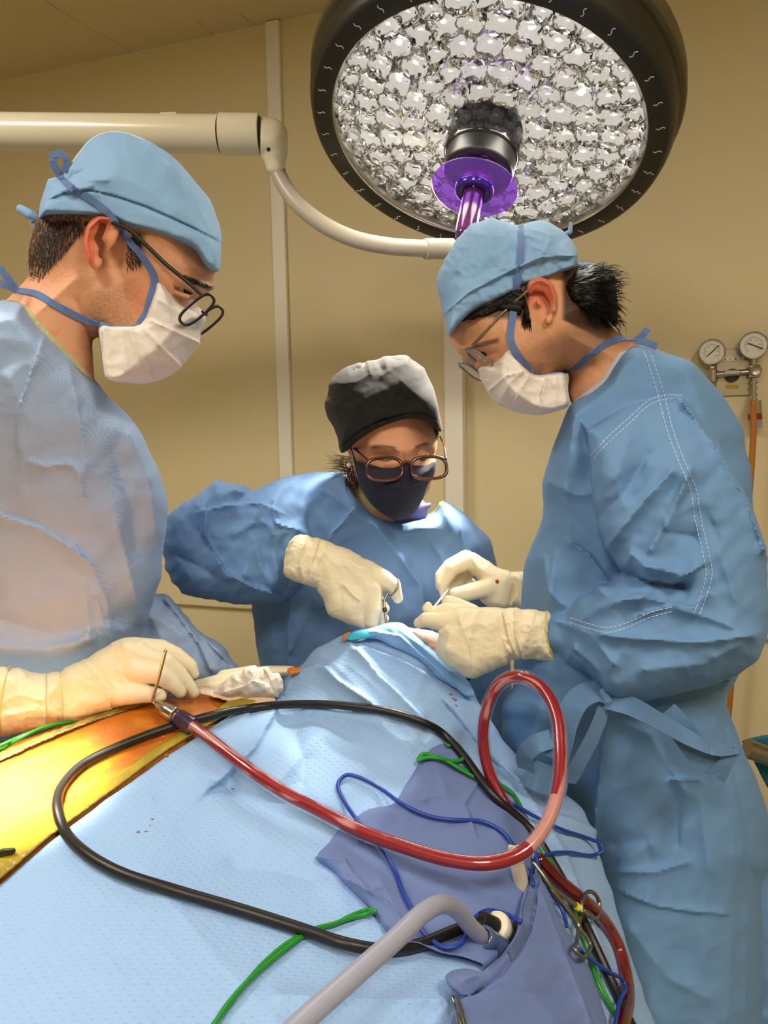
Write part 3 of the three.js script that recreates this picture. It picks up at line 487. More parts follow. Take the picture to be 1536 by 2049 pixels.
// hair strands as thin tapered tubes, rooted on pixels
function strands(d0, list) { // [x,y,z, dx,dy, length, curl]
  const gs = [];
  for (const [x, y, z, dx, dy, L, curl, r] of list) {
    const l = Math.hypot(dx, dy) || 1, pts = []; let ux = dx / l, uy = dy / l, px = x, py = y, pz = z;
    for (let i = 0; i <= 4; i++) { pts.push(at(px, py, d0 + pz * d0 / FOC)); px += ux * L / 4; py += uy * L / 4; pz += rnd(-1.5, 1.5); const a = curl / 4; [ux, uy] = [ux * Math.cos(a) - uy * Math.sin(a), ux * Math.sin(a) + uy * Math.cos(a)]; }
    const c = new THREE.CatmullRomCurve3(pts), g = new THREE.TubeGeometry(c, 5, r ?? 0.0005, 3);
    const q = g.attributes.position; for (let s = 0; s <= 5; s++) { const cc = c.getPointAt(s / 5), k = 1 - 0.85 * Math.pow(s / 5, 1.5); for (let j = 0; j < 4; j++) { const i = s * 4 + j; q.setXYZ(i, cc.x + (q.getX(i) - cc.x) * k, cc.y + (q.getY(i) - cc.y) * k, cc.z + (q.getZ(i) - cc.z) * k); } }
    gs.push(g);
  }
  return mergeGeometries(gs);
}
const hairy = (g) => { g.deleteAttribute('uv'); return g; };
function stitchLine(parent, d0, f, pts, gap = 1) { // a run of short white stitches
  const q = fine(pts, 9), w = over(d0, f, q, 0.8), gs = [];
  for (let i = 0; i + 1 < w.length; i++) gs.push(rodGeo(w[i], w[i].clone().lerp(w[i + 1], 0.72), 0.00055, 0.00055, 5));
  part('stitching', parent, mergeGeometries(gs), M.stitch);
}
function ringLens(rx, ry, thick) { const g = new THREE.TorusGeometry(1, 0.05, 10, 40); const p = g.attributes.position; for (let i = 0; i < p.count; i++) { const x = p.getX(i), y = p.getY(i), a = Math.atan2(y, x), R = Math.hypot(x, y); const sq = 1 / Math.pow(Math.pow(Math.abs(Math.cos(a)), 3) + Math.pow(Math.abs(Math.sin(a)), 3), 1 / 3); p.setXYZ(i, Math.cos(a) * sq * (rx + (R - 1) / 0.05 * thick), Math.sin(a) * sq * (ry + (R - 1) / 0.05 * thick), p.getZ(i) / 0.05 * thick); } g.computeVertexNormals(); return g; }
function lensGlass(rx, ry) { const s = new THREE.Shape(); for (let i = 0; i < 40; i++) { const a = i / 40 * TAU, sq = 1 / Math.pow(Math.pow(Math.abs(Math.cos(a)), 3) + Math.pow(Math.abs(Math.sin(a)), 3), 1 / 3); s[i ? 'lineTo' : 'moveTo'](Math.cos(a) * sq * rx, Math.sin(a) * sq * ry); } return new THREE.ShapeGeometry(s); }
// place a flat shape so that its x and y axes run along two world directions
function place(g, o, ax, ay) { const x = ax.clone().normalize(), z = x.clone().cross(ay).normalize(), y = z.clone().cross(x); g.applyMatrix4(new THREE.Matrix4().makeBasis(x, y, z)); g.translate(o.x, o.y, o.z); return g; }

// ================= the surgeon in the left of the picture
{
  const d0 = 0.86, base = at(-60, 1300, 1.02).setY(0);
  const p = thing('person', 'surgeon in pale blue gown, blue cap and dark glasses, below the cream lamp arm', 'person', base);
  const pxm = FOC / d0;
  // head, neck and ear
  const headPts = [[58, 548], [57, 505], [66, 460], [84, 400], [130, 335], [200, 296], [265, 300], [345, 350], [400, 412], [420, 470], [430, 530], [428, 552], [420, 566], [418, 580], [407, 594], [404, 606], [400, 636], [390, 660], [378, 680], [368, 700], [352, 718], [330, 734], [270, 735], [222, 700], [198, 676], [188, 700], [190, 770], [200, 840], [60, 860], [-70, 760], [-60, 640], [10, 602], [40, 572]];
  const W = (x, y) => { const neck = sstep(330, 470, (x * 0.35 + y * 0.75) - (x > 200 ? (x - 200) * 0.9 : 0)) ; return lerp(132, 98, neck) * (1 - 0.2 * sstep(300, 430, x)); };
  const hf = inf(headPts, { z: 0, w: W, r: (x, y) => 100, disp: folds([[0, -10, 14, 372, 586, 398, 606], [0, 7, 12, 372, 566, 416, 574], [0, 6, 20, 300, 600, 360, 640], [0, -5, 16, 236, 520, 250, 600], [0, 7, 24, 215, 640, 280, 690], [0, 6, 16, 150, 560, 60, 640], [0, -6, 14, 150, 600, 190, 690]]) });
  const earPts = [[202, 430], [222, 431], [236, 442], [240, 462], [232, 488], [222, 505], [212, 522], [196, 541], [184, 537], [174, 520], [167, 488], [173, 455], [184, 438]];
  const ef = ear(earPts, -134, [206, 452, 196, 478, 206, 496, 204, 510], [180, 520, 172, 490, 178, 456, 200, 437, 226, 440]);
  const nearSkin = U(8, hf, ef);
  const skin = (x, y, z) => {
    let c = SKIN.warm.slice();
    const n = fbm(x / 22, y / 22, z / 60);
    c = mixc(c, RED, 0.28 * sstep(0.1, 0.8, n) + 0.3 * sstep(70, 0, Math.hypot(x - 290, y - 600)));
    const earD = Math.hypot((x - 203) / 42, (y - 485) / 60);
    c = mixc(c, RED, 0.75 * sstep(1.05, 0.8, earD) * (z < -110 ? 1 : 0) * (x < 190 || y < 452 ? 1 : 0.35));
    const beard = sstep(0, 30, (y - 560) + (x - 200) * 0.15) * sstep(300, 250, x) * sstep(150, 190, x + (y - 640) * 0.2) * sstep(730, 690, y); // stubble
    c = mixc(c, DARK, clamp(beard * (0.3 + 0.3 * noise(x / 3, y / 3, z / 3)), 0, 0.5));
    const side = sstep(20, 0, Math.abs(x - 272) - 6) * sstep(545, 500, y) * sstep(450, 470, y);
    c = mixc(c, DARK, side * clamp(0.75 + 0.4 * noise(x / 4, y / 8), 0, 1));
    const nape = sstep(18, -16, (x - 150) + (y - 470) * 0.9) * sstep(572, 520, y + (x - 60) * 0.1);
    c = mixc(c, DARK, clamp(nape * (0.75 + 0.6 * noise(x / 3, y / 6)), 0, 0.92));
    const brow = sstep(9, 3, Math.abs((y - 562) - (x - 385) * 0.42)) * sstep(362, 374, x) * sstep(424, 414, x);
    c = mixc(c, DARK, brow * 0.85);
    return c;
  };
  const hg = solid(d0, nearSkin, [-80, 285, -160, 440, 870, 150], 3, { col: skin });
  part('body', p, hg, M.skin);
  lower(p, base.x - 0.02, base.z, 0.93, [base.x - 0.03, 1.15, base.z, 0.1], 1);
  // gown
  const torso = [[-30, 600], [20, 602], [45, 604], [62, 626], [83, 650], [123, 692], [160, 732], [190, 762], [218, 797], [258, 838], [282, 874], [294, 905], [315, 950], [328, 998], [324, 1052], [322, 1100], [318, 1155], [308, 1192], [292, 1228], [278, 1278], [268, 1330], [262, 1420], [262, 2250], [-330, 2250], [-330, 900], [-250, 700], [-130, 620]];
  const slope = (x, y) => 30 + 330 * sstep(640, 1400, y);
  const gf = inf(torso, { n: 3, z: slope, w: (x, y) => 205, r: (x, y) => lerp(40, 190, sstep(20, 300, (y - 600) - Math.max(0, x) * 0.4)), disp: sum(folds([
    [1, 7, 12, 36, 900, 36, 814, 69, 725, 91, 660], [0, 7, 12, 133, 696, 150, 790, 165, 894, 170, 940], [0, 8, 7, 61, 924, 90, 934, 139, 927, 156, 944, 166, 990], [0, 9, 14, 146, 1093, 183, 1137, 213, 1201, 224, 1280], [0, 7, 8, 190, 1188, 213, 1270], [0, 6, 10, 170, 1170, 178, 1280], [0, 9, 12, 0, 1296, 100, 1298, 190, 1276], [0, -10, 26, 0, 1240, 110, 1270, 220, 1240], [1, 8, 14, 0, 1030, 90, 1060, 160, 1110], [0, 10, 18, 235, 1050, 260, 1150, 280, 1230], [0, 12, 20, 260, 870, 300, 960, 312, 1060], [0, -8, 20, 225, 900, 262, 1010, 270, 1100], [0, 7, 9, 150, 1290, 190, 1250, 250, 1262], [0, 10, 30, 20, 760, 60, 850, 40, 980]]), crumple(150, 8, 0.6, 1.6, 1), crumple(50, 2.5, 1.2, 1.4, 6)) });
  // the far arm reaching behind the gauze
  const arm2 = inf([[230, 1180], [318, 1189], [338, 1205], [372, 1242], [406, 1280], [432, 1284], [456, 1312], [474, 1339], [450, 1375], [330, 1400], [230, 1400]], { n: 2, z: 400, w: 80, r: 60, disp: sum(folds([[1, 12, 14, 420, 1340, 398, 1290, 356, 1232, 330, 1200], [0, 10, 12, 300, 1230, 330, 1290, 345, 1340], [1, 10, 10, 470, 1345, 440, 1310, 412, 1284], [0, 8, 10, 300, 1228, 372, 1275]]), crumple(50, 8, 0.9)) });
  const sleeve1 = chain([[-280, 1250, 150, 110], [-110, 1392, 130, 66], [-58, 1402, 120, 62]]);
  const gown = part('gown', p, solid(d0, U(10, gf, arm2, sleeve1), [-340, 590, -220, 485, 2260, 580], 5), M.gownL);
  // neckband
  const np = [[-20, 598], [20, 599], [45, 604], [62, 626], [83, 650], [123, 692], [160, 731], [186, 758]];
  part('neckband', gown, strap(d0, U(4, gf, hf), np.map(([x, y]) => [x - 2, y + 3]), 9, 1, 0.002), M.neckY, 'pale yellow neck binding');
  // cap
  const capPts = [[78, 438], [79, 414], [90, 376], [97, 361], [121, 352], [140, 332], [157, 309], [178, 284], [198, 271], [226, 265], [258, 269], [291, 282], [323, 300], [355, 325], [381, 355], [402, 380], [420, 402], [430, 428], [441, 458], [442, 507], [436, 545], [410, 534], [387, 503], [347, 485], [299, 469], [250, 455], [218, 441], [186, 437], [130, 434], [93, 433]];
  const cf = inf(capPts, { n: 3, z: 0, w: (x, y) => 147 - 18 * sstep(330, 440, x), r: (x, y) => lerp(14, 105, sstep(15, 130, -capLow(x, y))), disp: sum(folds([[1, -7, 5, 93, 402, 130, 386, 180, 380, 230, 392, 290, 412, 345, 436, 396, 460, 440, 485], [0, 6, 9, 300, 290, 360, 345, 400, 420, 425, 470], [0, 7, 8, 135, 345, 170, 360, 215, 360], [0, 6, 6, 110, 372, 150, 378, 185, 372], [0, 5, 7, 120, 362, 165, 382, 200, 388], [0, -6, 8, 112, 380, 150, 398], [0, 5, 8, 340, 330, 400, 400]]), crumple(60, 3, 0.8)) });
  function capLow(x, y) { return (y - 433) - clamp((x - 180) * 0.4, 0, 200); }
  const cap = part('surgical_cap', p, solid(d0, cf, [65, 255, -185, 452, 556, 180], 3), M.cap);
  part('seam', cap, tubeGeo([[97, 361], [121, 352], [140, 332], [157, 309], [178, 284], [198, 271], [226, 265], [258, 269], [291, 282], [323, 300], [355, 325], [381, 355], [402, 380], [420, 402]].map(([x, y]) => at(x, y, d0 - 0.003)), 0.0011, 6), M.stitch, 'white overlock seam over the crown');
  const tails = [solid(d0, chain([[80, 438, -10, 7], [58, 428, -16, 10], [40, 417, -14, 8]]), [25, 400, -40, 95, 450, 15], 2), solid(d0, chain([[80, 438, -6, 6], [70, 450, -4, 7], [62, 446, 4, 5]]), [50, 425, -30, 95, 465, 20], 2)];
  for (const t of tails) part('cap_tie', cap, t, M.cap);
  // mask
  const maskPts = [[313, 561], [343, 580], [371, 603], [404, 621], [408, 642], [402, 660], [398, 682], [387, 701], [363, 731], [335, 754], [291, 768], [250, 766], [212, 759], [206, 740], [202, 704], [199, 648], [240, 651], [278, 646], [299, 604], [308, 580]];
  const mf = inf(maskPts, { n: 3, z: 0, w: (x, y) => 138 - 26 * sstep(300, 400, x), r: (x, y) => 9 + 80 * sstep(25, 120, Math.min(x * 0.8 + y * 0.6 - 590 + 16, x - 200 + (y > 700 ? 0 : 40))), disp: sum(folds([[1, 6, 8, 300, 640, 345, 660, 398, 684], [1, 6, 8, 285, 655, 320, 690, 360, 730], [1, 5, 8, 262, 655, 280, 700, 300, 745], [0, 5, 8, 245, 660, 252, 740], [0, 5, 7, 318, 600, 350, 620, 400, 640]]), crumple(40, 3, 0.5)) });
  const mask = part('face_mask', p, solid(d0, mf, [190, 550, -165, 418, 778, 155], 2.8), M.mask);
  stitchLine(mask, d0, mf, [[204, 655], [205, 700], [210, 752]]); stitchLine(mask, d0, mf, [[316, 570], [345, 588], [372, 611], [402, 629]]);
  const all = U(1, hf, ef, cf, mf);
  const sp = [[116, 350], [140, 372], [178, 397], [218, 428], [243, 462], [256, 480], [274, 500], [303, 542], [309, 566], [303, 588], [296, 615], [287, 636], [273, 650], [235, 652], [196, 649], [161, 636], [109, 609], [73, 588], [36, 581]];
  part('mask_strap', mask, strap(d0, all, sp, 13, 3), M.strap, 'blue tie strap');
  for (const l of [[[121, 352, -100], [108, 330, -106], [106, 312, -108], [120, 308, -112], [134, 322, -112], [128, 345, -104]], [[34, 582, -80], [18, 560, -84], [6, 545, -86], [0, 535, -86]], [[34, 582, -80], [16, 572, -90], [-10, 566, -92]]]) part('strap_bow', mask, bandGeo(l.map(([x, y, z]) => at(x, y, d0 + z * d0 / FOC)), l.map((q, i) => V(i % 2 ? 0.25 : -0.1, 0.1, 1)), 0.0075), M.strap);
  // eye
  const eg = new THREE.SphereGeometry(0.0115, 20, 14), ep = at(370, 574, d0 - 0.041); eg.translate(ep.x, ep.y, ep.z); part('eye', p, eg, M.eyewhite);
  const ig = new THREE.SphereGeometry(0.006, 16, 12), ip = at(377, 581, d0 - 0.047); ig.translate(ip.x, ip.y, ip.z); part('iris', p, ig, M.iris);
  part('eyelid', p, solid(d0, U(4, chain([[348, 566, -90, 8], [370, 568, -99, 9], [388, 580, -92, 7]]), chain([[352, 586, -90, 6], [376, 594, -93, 5]])), [335, 550, -115, 400, 605, -65], 1.6, { col: () => mixc(SKIN.warm, DARK, 0.25) }), M.skin);
  // hair at the nape and by the ear
  seed = 3; const hs = [];
  for (let i = 0; i < 2200; i++) { const x = rnd(58, 178), y = rnd(440, 562); const z = front(hf, x, y); if (z === null || (x - 150) + (y - 470) * 0.9 > 10) continue; hs.push([x, y, z - 1, rnd(-0.35, 0.0), 1, rnd(7, 14), rnd(-0.3, 0.3), 0.0003]); }
  for (let i = 0; i < 150; i++) { const x = rnd(252, 282), y = rnd(470, 535), z = front(hf, x, y); if (z !== null) hs.push([x, y, z - 1, 0.25, 1, rnd(7, 14), rnd(-0.6, 0.6)]); }
  for (let i = 0; i < 60; i++) { const x = rnd(364, 420), y = 562 + (x - 385) * 0.42 + rnd(-4, 4), z = front(hf, x, y); if (z !== null) hs.push([x, y, z - 1, 1, 0.2, rnd(7, 12), rnd(-0.3, 0.3)]); }
  part('hair', p, strands(d0, hs), M.hairB);
  // glasses
  const gl = new THREE.Group(); gl.name = 'glasses'; gl.userData.label = 'dark rimmed glasses low on the nose'; p.add(gl);
  part('temple', gl, tubeGeo([[226, 446], [256, 458], [290, 488], [330, 527], [370, 560], [404, 590]].map(([x, y], i) => at(x, y, d0 + lerp(-0.088, -0.07, i / 5))), 0.0022, 8), M.rubber);
  const fw = at(1e3, 0, 1).sub(at(0, 0, 1)).normalize();
  const L1 = at(394, 620, d0 - 0.066), ax1 = at(424, 594, d0 - 0.066).sub(at(365, 644, d0 - 0.066)), ay1 = V(0.1, 0.35, 0.9);
  part('rim', gl, place(ringLens(0.0215, 0.0165, 0.0016), L1, ax1, ay1), M.rubber); part('spectacle_lens', gl, place(lensGlass(0.0205, 0.0155), L1, ax1, ay1), M.glass);
  const L2 = at(414, 642, d0 - 0.012);
  part('rim', gl, place(ringLens(0.0215, 0.0165, 0.0016), L2, ax1, ay1), M.rubber); part('spectacle_lens', gl, place(lensGlass(0.0205, 0.0155), L2, ax1, ay1), M.glass);
  part('bridge', gl, tubeGeo([at(405, 624, d0 - 0.05), at(412, 622, d0 - 0.038), at(413, 630, d0 - 0.025)], 0.0016, 8), M.rubber);
  // gloved right hand resting on the chest
  const dg = 0.93;
  const palm = inf([[120, 1346], [164, 1322], [205, 1299], [243, 1279], [281, 1280], [316, 1302], [326, 1330], [318, 1360], [300, 1394], [223, 1422], [125, 1448], [112, 1400]], { n: 3, z: 10, w: 48, r: 40, disp: sum(folds([[0, 6, 10, 246, 1290, 262, 1302], [0, -4, 7, 268, 1310, 300, 1330, 310, 1350], [1, 4, 6, 172, 1322, 205, 1370, 224, 1420], [0, -4, 8, 280, 1300, 320, 1320], [0, 3, 6, 215, 1350, 240, 1400], [0, 3, 5, 240, 1340, 262, 1400]]), crumple(40, 3, 0.7)) });
  const cuff = inf([[16, 1336], [50, 1340], [88, 1351], [104, 1346], [122, 1346], [132, 1366], [134, 1420], [128, 1446], [60, 1462], [0, 1474], [-50, 1480], [-50, 1340]], { n: 3, z: 14, w: 54, r: 46, disp: sum(folds([[1, 6, 5, 92, 1350, 90, 1400, 92, 1450], [0, 3, 6, 30, 1390, 80, 1400], [0, 3, 6, 20, 1430, 70, 1420, 84, 1400], [0, 3, 5, 50, 1350, 48, 1470]]), crumple(36, 4, 0.3)) });
  const fingers = U(1.5, chain([[272, 1298, 12, 23], [322, 1300, 18, 21], [352, 1312, 24, 18], [380, 1332, 26, 15], [388, 1348, 28, 11]]), chain([[272, 1314, -14, 23], [330, 1325, -12, 21], [356, 1346, -2, 18], [380, 1375, 4, 14], [388, 1386, 6, 11]]), chain([[268, 1342, -34, 22], [318, 1350, -36, 20], [346, 1368, -26, 17], [360, 1384, -18, 13]]), chain([[240, 1390, -30, 22], [292, 1388, -34, 18], [320, 1392, -30, 14]]), chain([[200, 1400, 60, 22], [270, 1392, 74, 19], [320, 1392, 70, 14]]));
  const gloveF = U(6, palm, fingers), gl1 = U(3, gloveF, cuff);
  const g = part('glove', p, solid(dg, gl1, [-60, 1265, -75, 405, 1490, 110], 2.6), M.glove, 'cream latex glove resting on the chest');
  for (const l of [[[18, 1334], [8, 1370], [2, 1410], [0, 1474]], [[120, 1346], [124, 1380], [126, 1420], [126, 1446]]]) part('cuff_bead', g, tubeGeo(over(dg, gl1, fine(l, 10), 0), 0.0011, 8, 2), M.bead);
  // tips of the other gloved hand behind the gauze
  const g2 = U(3, chain([[470, 1362, 0, 20], [430, 1366, -6, 15], [396, 1372, -8, 12]]), chain([[470, 1372, -10, 18], [420, 1376, -14, 13], [388, 1380, -14, 10]]), chain([[500, 1356, 20, 24], [450, 1360, 12, 20]]), inf([[500, 1338], [560, 1332], [592, 1336], [588, 1350], [560, 1356], [500, 1380], [440, 1378]], { z: 30, w: 22, r: 16 }));
  part('glove', p, solid(1.0, g2, [370, 1325, -40, 605, 1392, 70], 2.4), M.glove, 'cream latex glove seen behind the gauze');
}

// ================= the surgeon at the head of the table
{
  const d0 = 1.13, base = at(760, 1300, 1.32).setY(0);
  const p = thing('person', 'woman in black cap, dark mask and brown glasses, standing between the two capped surgeons', 'person', base);
  const headPts = [[660, 820], [665, 765], [700, 735], [760, 722], [820, 724], [852, 770], [868, 830], [873, 880], [872, 930], [862, 970], [845, 1000], [812, 1030], [785, 1030], [752, 1005], [725, 975], [708, 935], [690, 890]];
  const hf = inf(headPts, { z: 10, w: (x, y) => 118, r: 84, disp: folds([[0, 8, 9, 742, 893, 793, 900], [0, 8, 9, 829, 896, 860, 890], [0, -8, 11, 752, 912, 790, 916], [0, -8, 10, 834, 912, 862, 910], [0, 16, 9, 814, 905, 813, 935, 812, 952], [0, 5, 18, 735, 950, 760, 960]]) });
  const eyes = U(2, ball(770, 913, -84, 15, 10, 12), ball(846, 911, -78, 13, 9, 12));
  const ef = ear([[688, 880], [702, 884], [706, 905], [704, 930], [696, 942], [690, 932], [687, 905]], -20, [696, 896, 697, 920], [689, 930, 688, 900, 694, 884], 9);
  const neck = chain([[755, 950, 80, 58], [740, 1040, 150, 66]]);
  const skin = (x, y, z) => {
    let c = mixc(SKIN.tan, RED, 0.12 + 0.1 * fbm(x / 26, y / 26));
    c = mixc(c, RED, 0.4 * sstep(30, 0, Math.hypot(x - 813, y - 935)));
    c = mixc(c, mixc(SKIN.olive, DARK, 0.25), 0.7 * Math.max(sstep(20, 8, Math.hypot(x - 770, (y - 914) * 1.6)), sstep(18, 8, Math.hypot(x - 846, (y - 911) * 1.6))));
    const b1 = sstep(5, 2, Math.abs(y - (894 + (x - 741) * 0.08 - 2 * Math.sin((x - 741) / 17)))) * sstep(738, 748, x) * sstep(797, 786, x), b2 = sstep(5, 2, Math.abs(y - (895 - (x - 829) * 0.28))) * sstep(826, 834, x) * sstep(864, 852, x);
    c = mixc(c, DARK, 0.75 * Math.max(b1, b2));
    const lid = Math.max(sstep(3, 1, Math.abs(y - 919 - 3 * Math.cos((x - 770) / 8))) * sstep(20, 14, Math.abs(x - 770)), sstep(3, 1, Math.abs(y - 917 - 3 * Math.cos((x - 846) / 8))) * sstep(17, 12, Math.abs(x - 846)));
    return mixc(c, DARK, 0.8 * lid);
  };
  const bf = U(10, hf, neck, U(5, ef)); const bf2 = U(4, bf, eyes);
  part('body', p, solid(d0, bf2, [650, 712, -135, 885, 1115, 235], 2.6, { col: skin }), M.skin);
  lower(p, base.x, base.z, 0.92, [base.x, 1.15, base.z, 0.11]);
  // gown
  const torso = [[653, 946], [612, 952], [570, 957], [530, 972], [500, 1000], [500, 1100], [507, 1210], [514, 1275], [523, 1335], [524, 1480], [516, 2100], [1030, 2100], [1024, 1480], [1016, 1330], [1000, 1210], [987, 1125], [977, 1080], [945, 1046], [919, 1022], [884, 1003], [868, 1024], [830, 1034], [790, 1040], [756, 1024], [728, 998], [712, 966], [690, 948]];
  const tf = inf(torso, { n: 3, z: (x, y) => 210 + 20 * sstep(1000, 1300, y), w: 175, r: (x, y) => lerp(30, 130, sstep(20, 200, Math.hypot((x - 790) * 0.8, y - 960) - 80)), disp: sum(folds([[1, 7, 7, 653, 1080, 680, 1050, 705, 1020], [0, 12, 14, 716, 999, 760, 1060, 841, 1171, 850, 1250], [0, -8, 14, 740, 1010, 800, 1090], [0, 10, 9, 679, 947, 700, 980, 716, 1004], [1, 7, 9, 924, 1098, 922, 1060, 919, 1035], [1, 9, 9, 575, 1330, 576, 1250, 580, 1181], [0, 9, 10, 664, 1212, 610, 1240, 580, 1300], [0, 8, 14, 850, 1060, 890, 1130, 880, 1200], [0, 9, 14, 640, 975, 690, 1010, 720, 1040], [0, 7, 9, 700, 960, 780, 1040], [0, 9, 12, 940, 1060, 965, 1110, 975, 1180], [0, 8, 12, 545, 1220, 540, 1320], [0, 8, 14, 760, 1050, 820, 1050, 880, 1060]]), crumple(110, 10, 0.7, 1.7, 2), crumple(36, 3, 0.2, 1.4, 5)) });
  const armPts = [[653, 948], [600, 954], [560, 960], [513, 978], [455, 972], [436, 970], [398, 992], [352, 1024], [326, 1066], [325, 1094], [341, 1152], [367, 1182], [390, 1190], [445, 1199], [507, 1207], [556, 1198], [600, 1172], [606, 1140], [600, 1110], [636, 1085], [628, 1060], [690, 1080], [705, 1030]];
  const af = inf(armPts, { n: 3, z: (x, y) => lerp(40, 190, sstep(520, 700, x - (y - 1000) * 0.4)), w: (x, y) => 96, r: 60, disp: sum(folds([[1, 16, 12, 412, 1024, 412, 1070, 450, 1145, 500, 1172, 544, 1186], [1, 10, 9, 400, 1022, 455, 1010, 520, 1006, 556, 1020], [1, 14, 9, 590, 1060, 560, 1052, 548, 1044, 545, 1010], [0, 10, 9, 435, 972, 490, 985, 512, 1010], [0, 9, 10, 513, 1032, 544, 1058], [0, -10, 10, 350, 1110, 400, 1135, 450, 1165], [0, 10, 10, 440, 1160, 492, 1148], [0, 11, 12, 510, 1080, 520, 1130, 540, 1170], [0, 10, 9, 545, 1050, 548, 1110, 556, 1160], [0, -11, 10, 395, 1060, 430, 1110], [0, 10, 16, 350, 1050, 400, 1010, 440, 985], [0, 8, 8, 470, 1070, 500, 1050], [0, 8, 9, 545, 1070, 600, 1062, 640, 1078], [0, -8, 8, 560, 1090, 575, 1140]]), crumple(70, 13, 0.9, 1.5, 4), crumple(28, 4, 0.2, 1.3, 9)) });
  const gown = part('gown', p, solid(d0, U(8, tf, af), [315, 935, -130, 1040, 2110, 430], 4.5), M.gownW);
  const nf = U(4, tf, neck);
  part('neckband', gown, strap(d0, nf, [[712, 962], [722, 985], [736, 1006], [752, 1020]], 11, 2, 0.002), M.neckY, 'pale yellow neck binding'); part('neckband', gown, strap(d0, tf, [[800, 1041], [830, 1036], [860, 1029], [876, 1017], [884, 1004]], 11, 2, 0.002), M.neckY, 'pale yellow neck binding');
  part('scrub_top', p, solid(d0, U(3, chain([[836, 1020, 92, 7], [852, 1014, 98, 6], [858, 1010, 104, 5]]), chain([[748, 1014, 120, 40], [830, 1022, 110, 26]])), [690, 960, 40, 900, 1085, 180], 3), M.purple, 'grey purple collar');
  // cap
  const capPts = [[683, 907], [674, 870], [656, 834], [651, 810], [656, 795], [661, 763], [673, 747], [699, 731], [730, 723], [756, 718], [803, 711], [826, 719], [848, 738], [861, 766], [872, 795], [879, 831], [884, 862], [876, 863], [866, 852], [850, 842], [814, 841], [777, 852], [746, 866], [715, 884]];
  const cf = inf(capPts, { n: 3, z: 12, w: 144, r: (x, y) => lerp(8, 78, sstep(12, 95, (842 - y) + clamp((800 - x) * 0.55, 0, 70) - (x > 850 ? (x - 850) * 0.3 : 0))), disp: sum(folds([[1, -6, 5, 686, 890, 720, 862, 760, 842, 810, 828, 850, 828, 878, 842], [0, -10, 9, 705, 742, 725, 735, 730, 728], [0, 9, 8, 680, 768, 715, 764, 740, 748, 735, 726], [0, -9, 7, 758, 728, 764, 740], [0, 7, 7, 770, 724, 776, 742, 762, 752], [0, -8, 6, 785, 718, 800, 722], [0, 7, 7, 790, 735, 812, 728], [0, -7, 6, 822, 722, 836, 734], [0, 8, 14, 800, 760, 850, 800, 870, 840], [0, 6, 12, 665, 800, 680, 850]]), crumple(44, 6, 0.4)) });
  const cap = part('scrub_cap', p, solid(d0, cf, [640, 700, -165, 895, 915, 185], 2.6), M.black);
  // mask
  const maskPts = [[710, 924], [735, 924], [770, 930], [798, 926], [813, 914], [828, 926], [856, 928], [873, 922], [869, 950], [860, 964], [846, 998], [826, 1028], [804, 1039], [778, 1035], [746, 1012], [725, 983], [714, 952]];
  const mf = inf(maskPts, { n: 3, z: 0, w: (x, y) => 121 + 16 * sstep(90, 0, Math.abs(x - 806)), r: (x, y) => lerp(14, 58, sstep(925, 990, y)), disp: folds([[1, 6, 5, 868, 940, 840, 965, 812, 979, 788, 978, 750, 960, 716, 938], [0, 10, 8, 812, 940, 808, 975], [0, 5, 12, 800, 990, 795, 1035]]) });
  const mask = part('face_mask', p, solid(d0, mf, [700, 905, -165, 882, 1048, 90], 2.4), M.navy);
  part('ear_loop', mask, tubeGeo(over(d0, U(1, bf, mf), [[713, 940], [708, 915], [702, 896]], 2), 0.0011, 6), M.navy);
  // earring, wisps
  const er = new THREE.SphereGeometry(0.0036, 18, 12), erp = at(698, 930, d0 - 0.035); er.translate(erp.x, erp.y, erp.z); part('earring', p, er, phys(0xf0e8dc, 0.15, { clearcoat: 1 }), 'pearl ear stud');
  seed = 12; const hs = []; for (let i = 0; i < 90; i++) hs.push([rnd(686, 712), rnd(915, 950), rnd(10, 50), -1, rnd(-0.35, 0.5), rnd(18, 48), rnd(-0.8, 0.8), 0.0004]);
  for (let i = 0; i < 120; i++) hs.push([rnd(690, 716), rnd(930, 972), rnd(15, 40), rnd(-0.3, 0.4), 1, rnd(14, 30), rnd(-0.8, 0.8), 0.0005]);
  for (let i = 0; i < 30; i++) hs.push([rnd(868, 876), rnd(850, 862), rnd(-30, 10), 0.1, 1, rnd(14, 30), rnd(-0.4, 0.4), 0.0006]);
  part('hair', p, strands(d0, hs), M.hairB);
  // glasses, brown rims
  const gl = new THREE.Group(); gl.name = 'glasses'; gl.userData.label = 'glasses with brown tortoiseshell rims'; p.add(gl);
  const tort = phys(0xffffff, 0.2, { map: colTex(0x4a2814, 1.5, 0.02, (u, v) => 0.5 + 0.7 * noise(u * 9, v * 5)), clearcoat: 0.6 });
  const ax = at(892, 912, 1.06).sub(at(736, 920, 1.05)), ay = V(0, 1, -0.5);
  for (const [x, y] of [[769, 938], [858, 936]]) { const o = at(x, y, d0 - 0.106); part('rim', gl, place(ringLens(0.0246, 0.0165, 0.0024), o, ax, ay), tort); part('spectacle_lens', gl, place(lensGlass(0.0232, 0.0158), o, ax, ay), M.glass); }
  part('bridge', gl, tubeGeo([at(803, 930, d0 - 0.106), at(813, 923, d0 - 0.109), at(824, 929, d0 - 0.106)], 0.0018, 8), tort);
  part('temple', gl, tubeGeo([at(736, 921, d0 - 0.104), at(718, 905, d0 - 0.07), at(703, 892, d0 - 0.02)], 0.0018, 8), tort); part('temple', gl, tubeGeo([at(892, 918, d0 - 0.104), at(889, 894, d0 - 0.07), at(881, 874, d0 - 0.015)], 0.0018, 8), tort);
  // gloved hand with instrument
  const dg = 1.05;
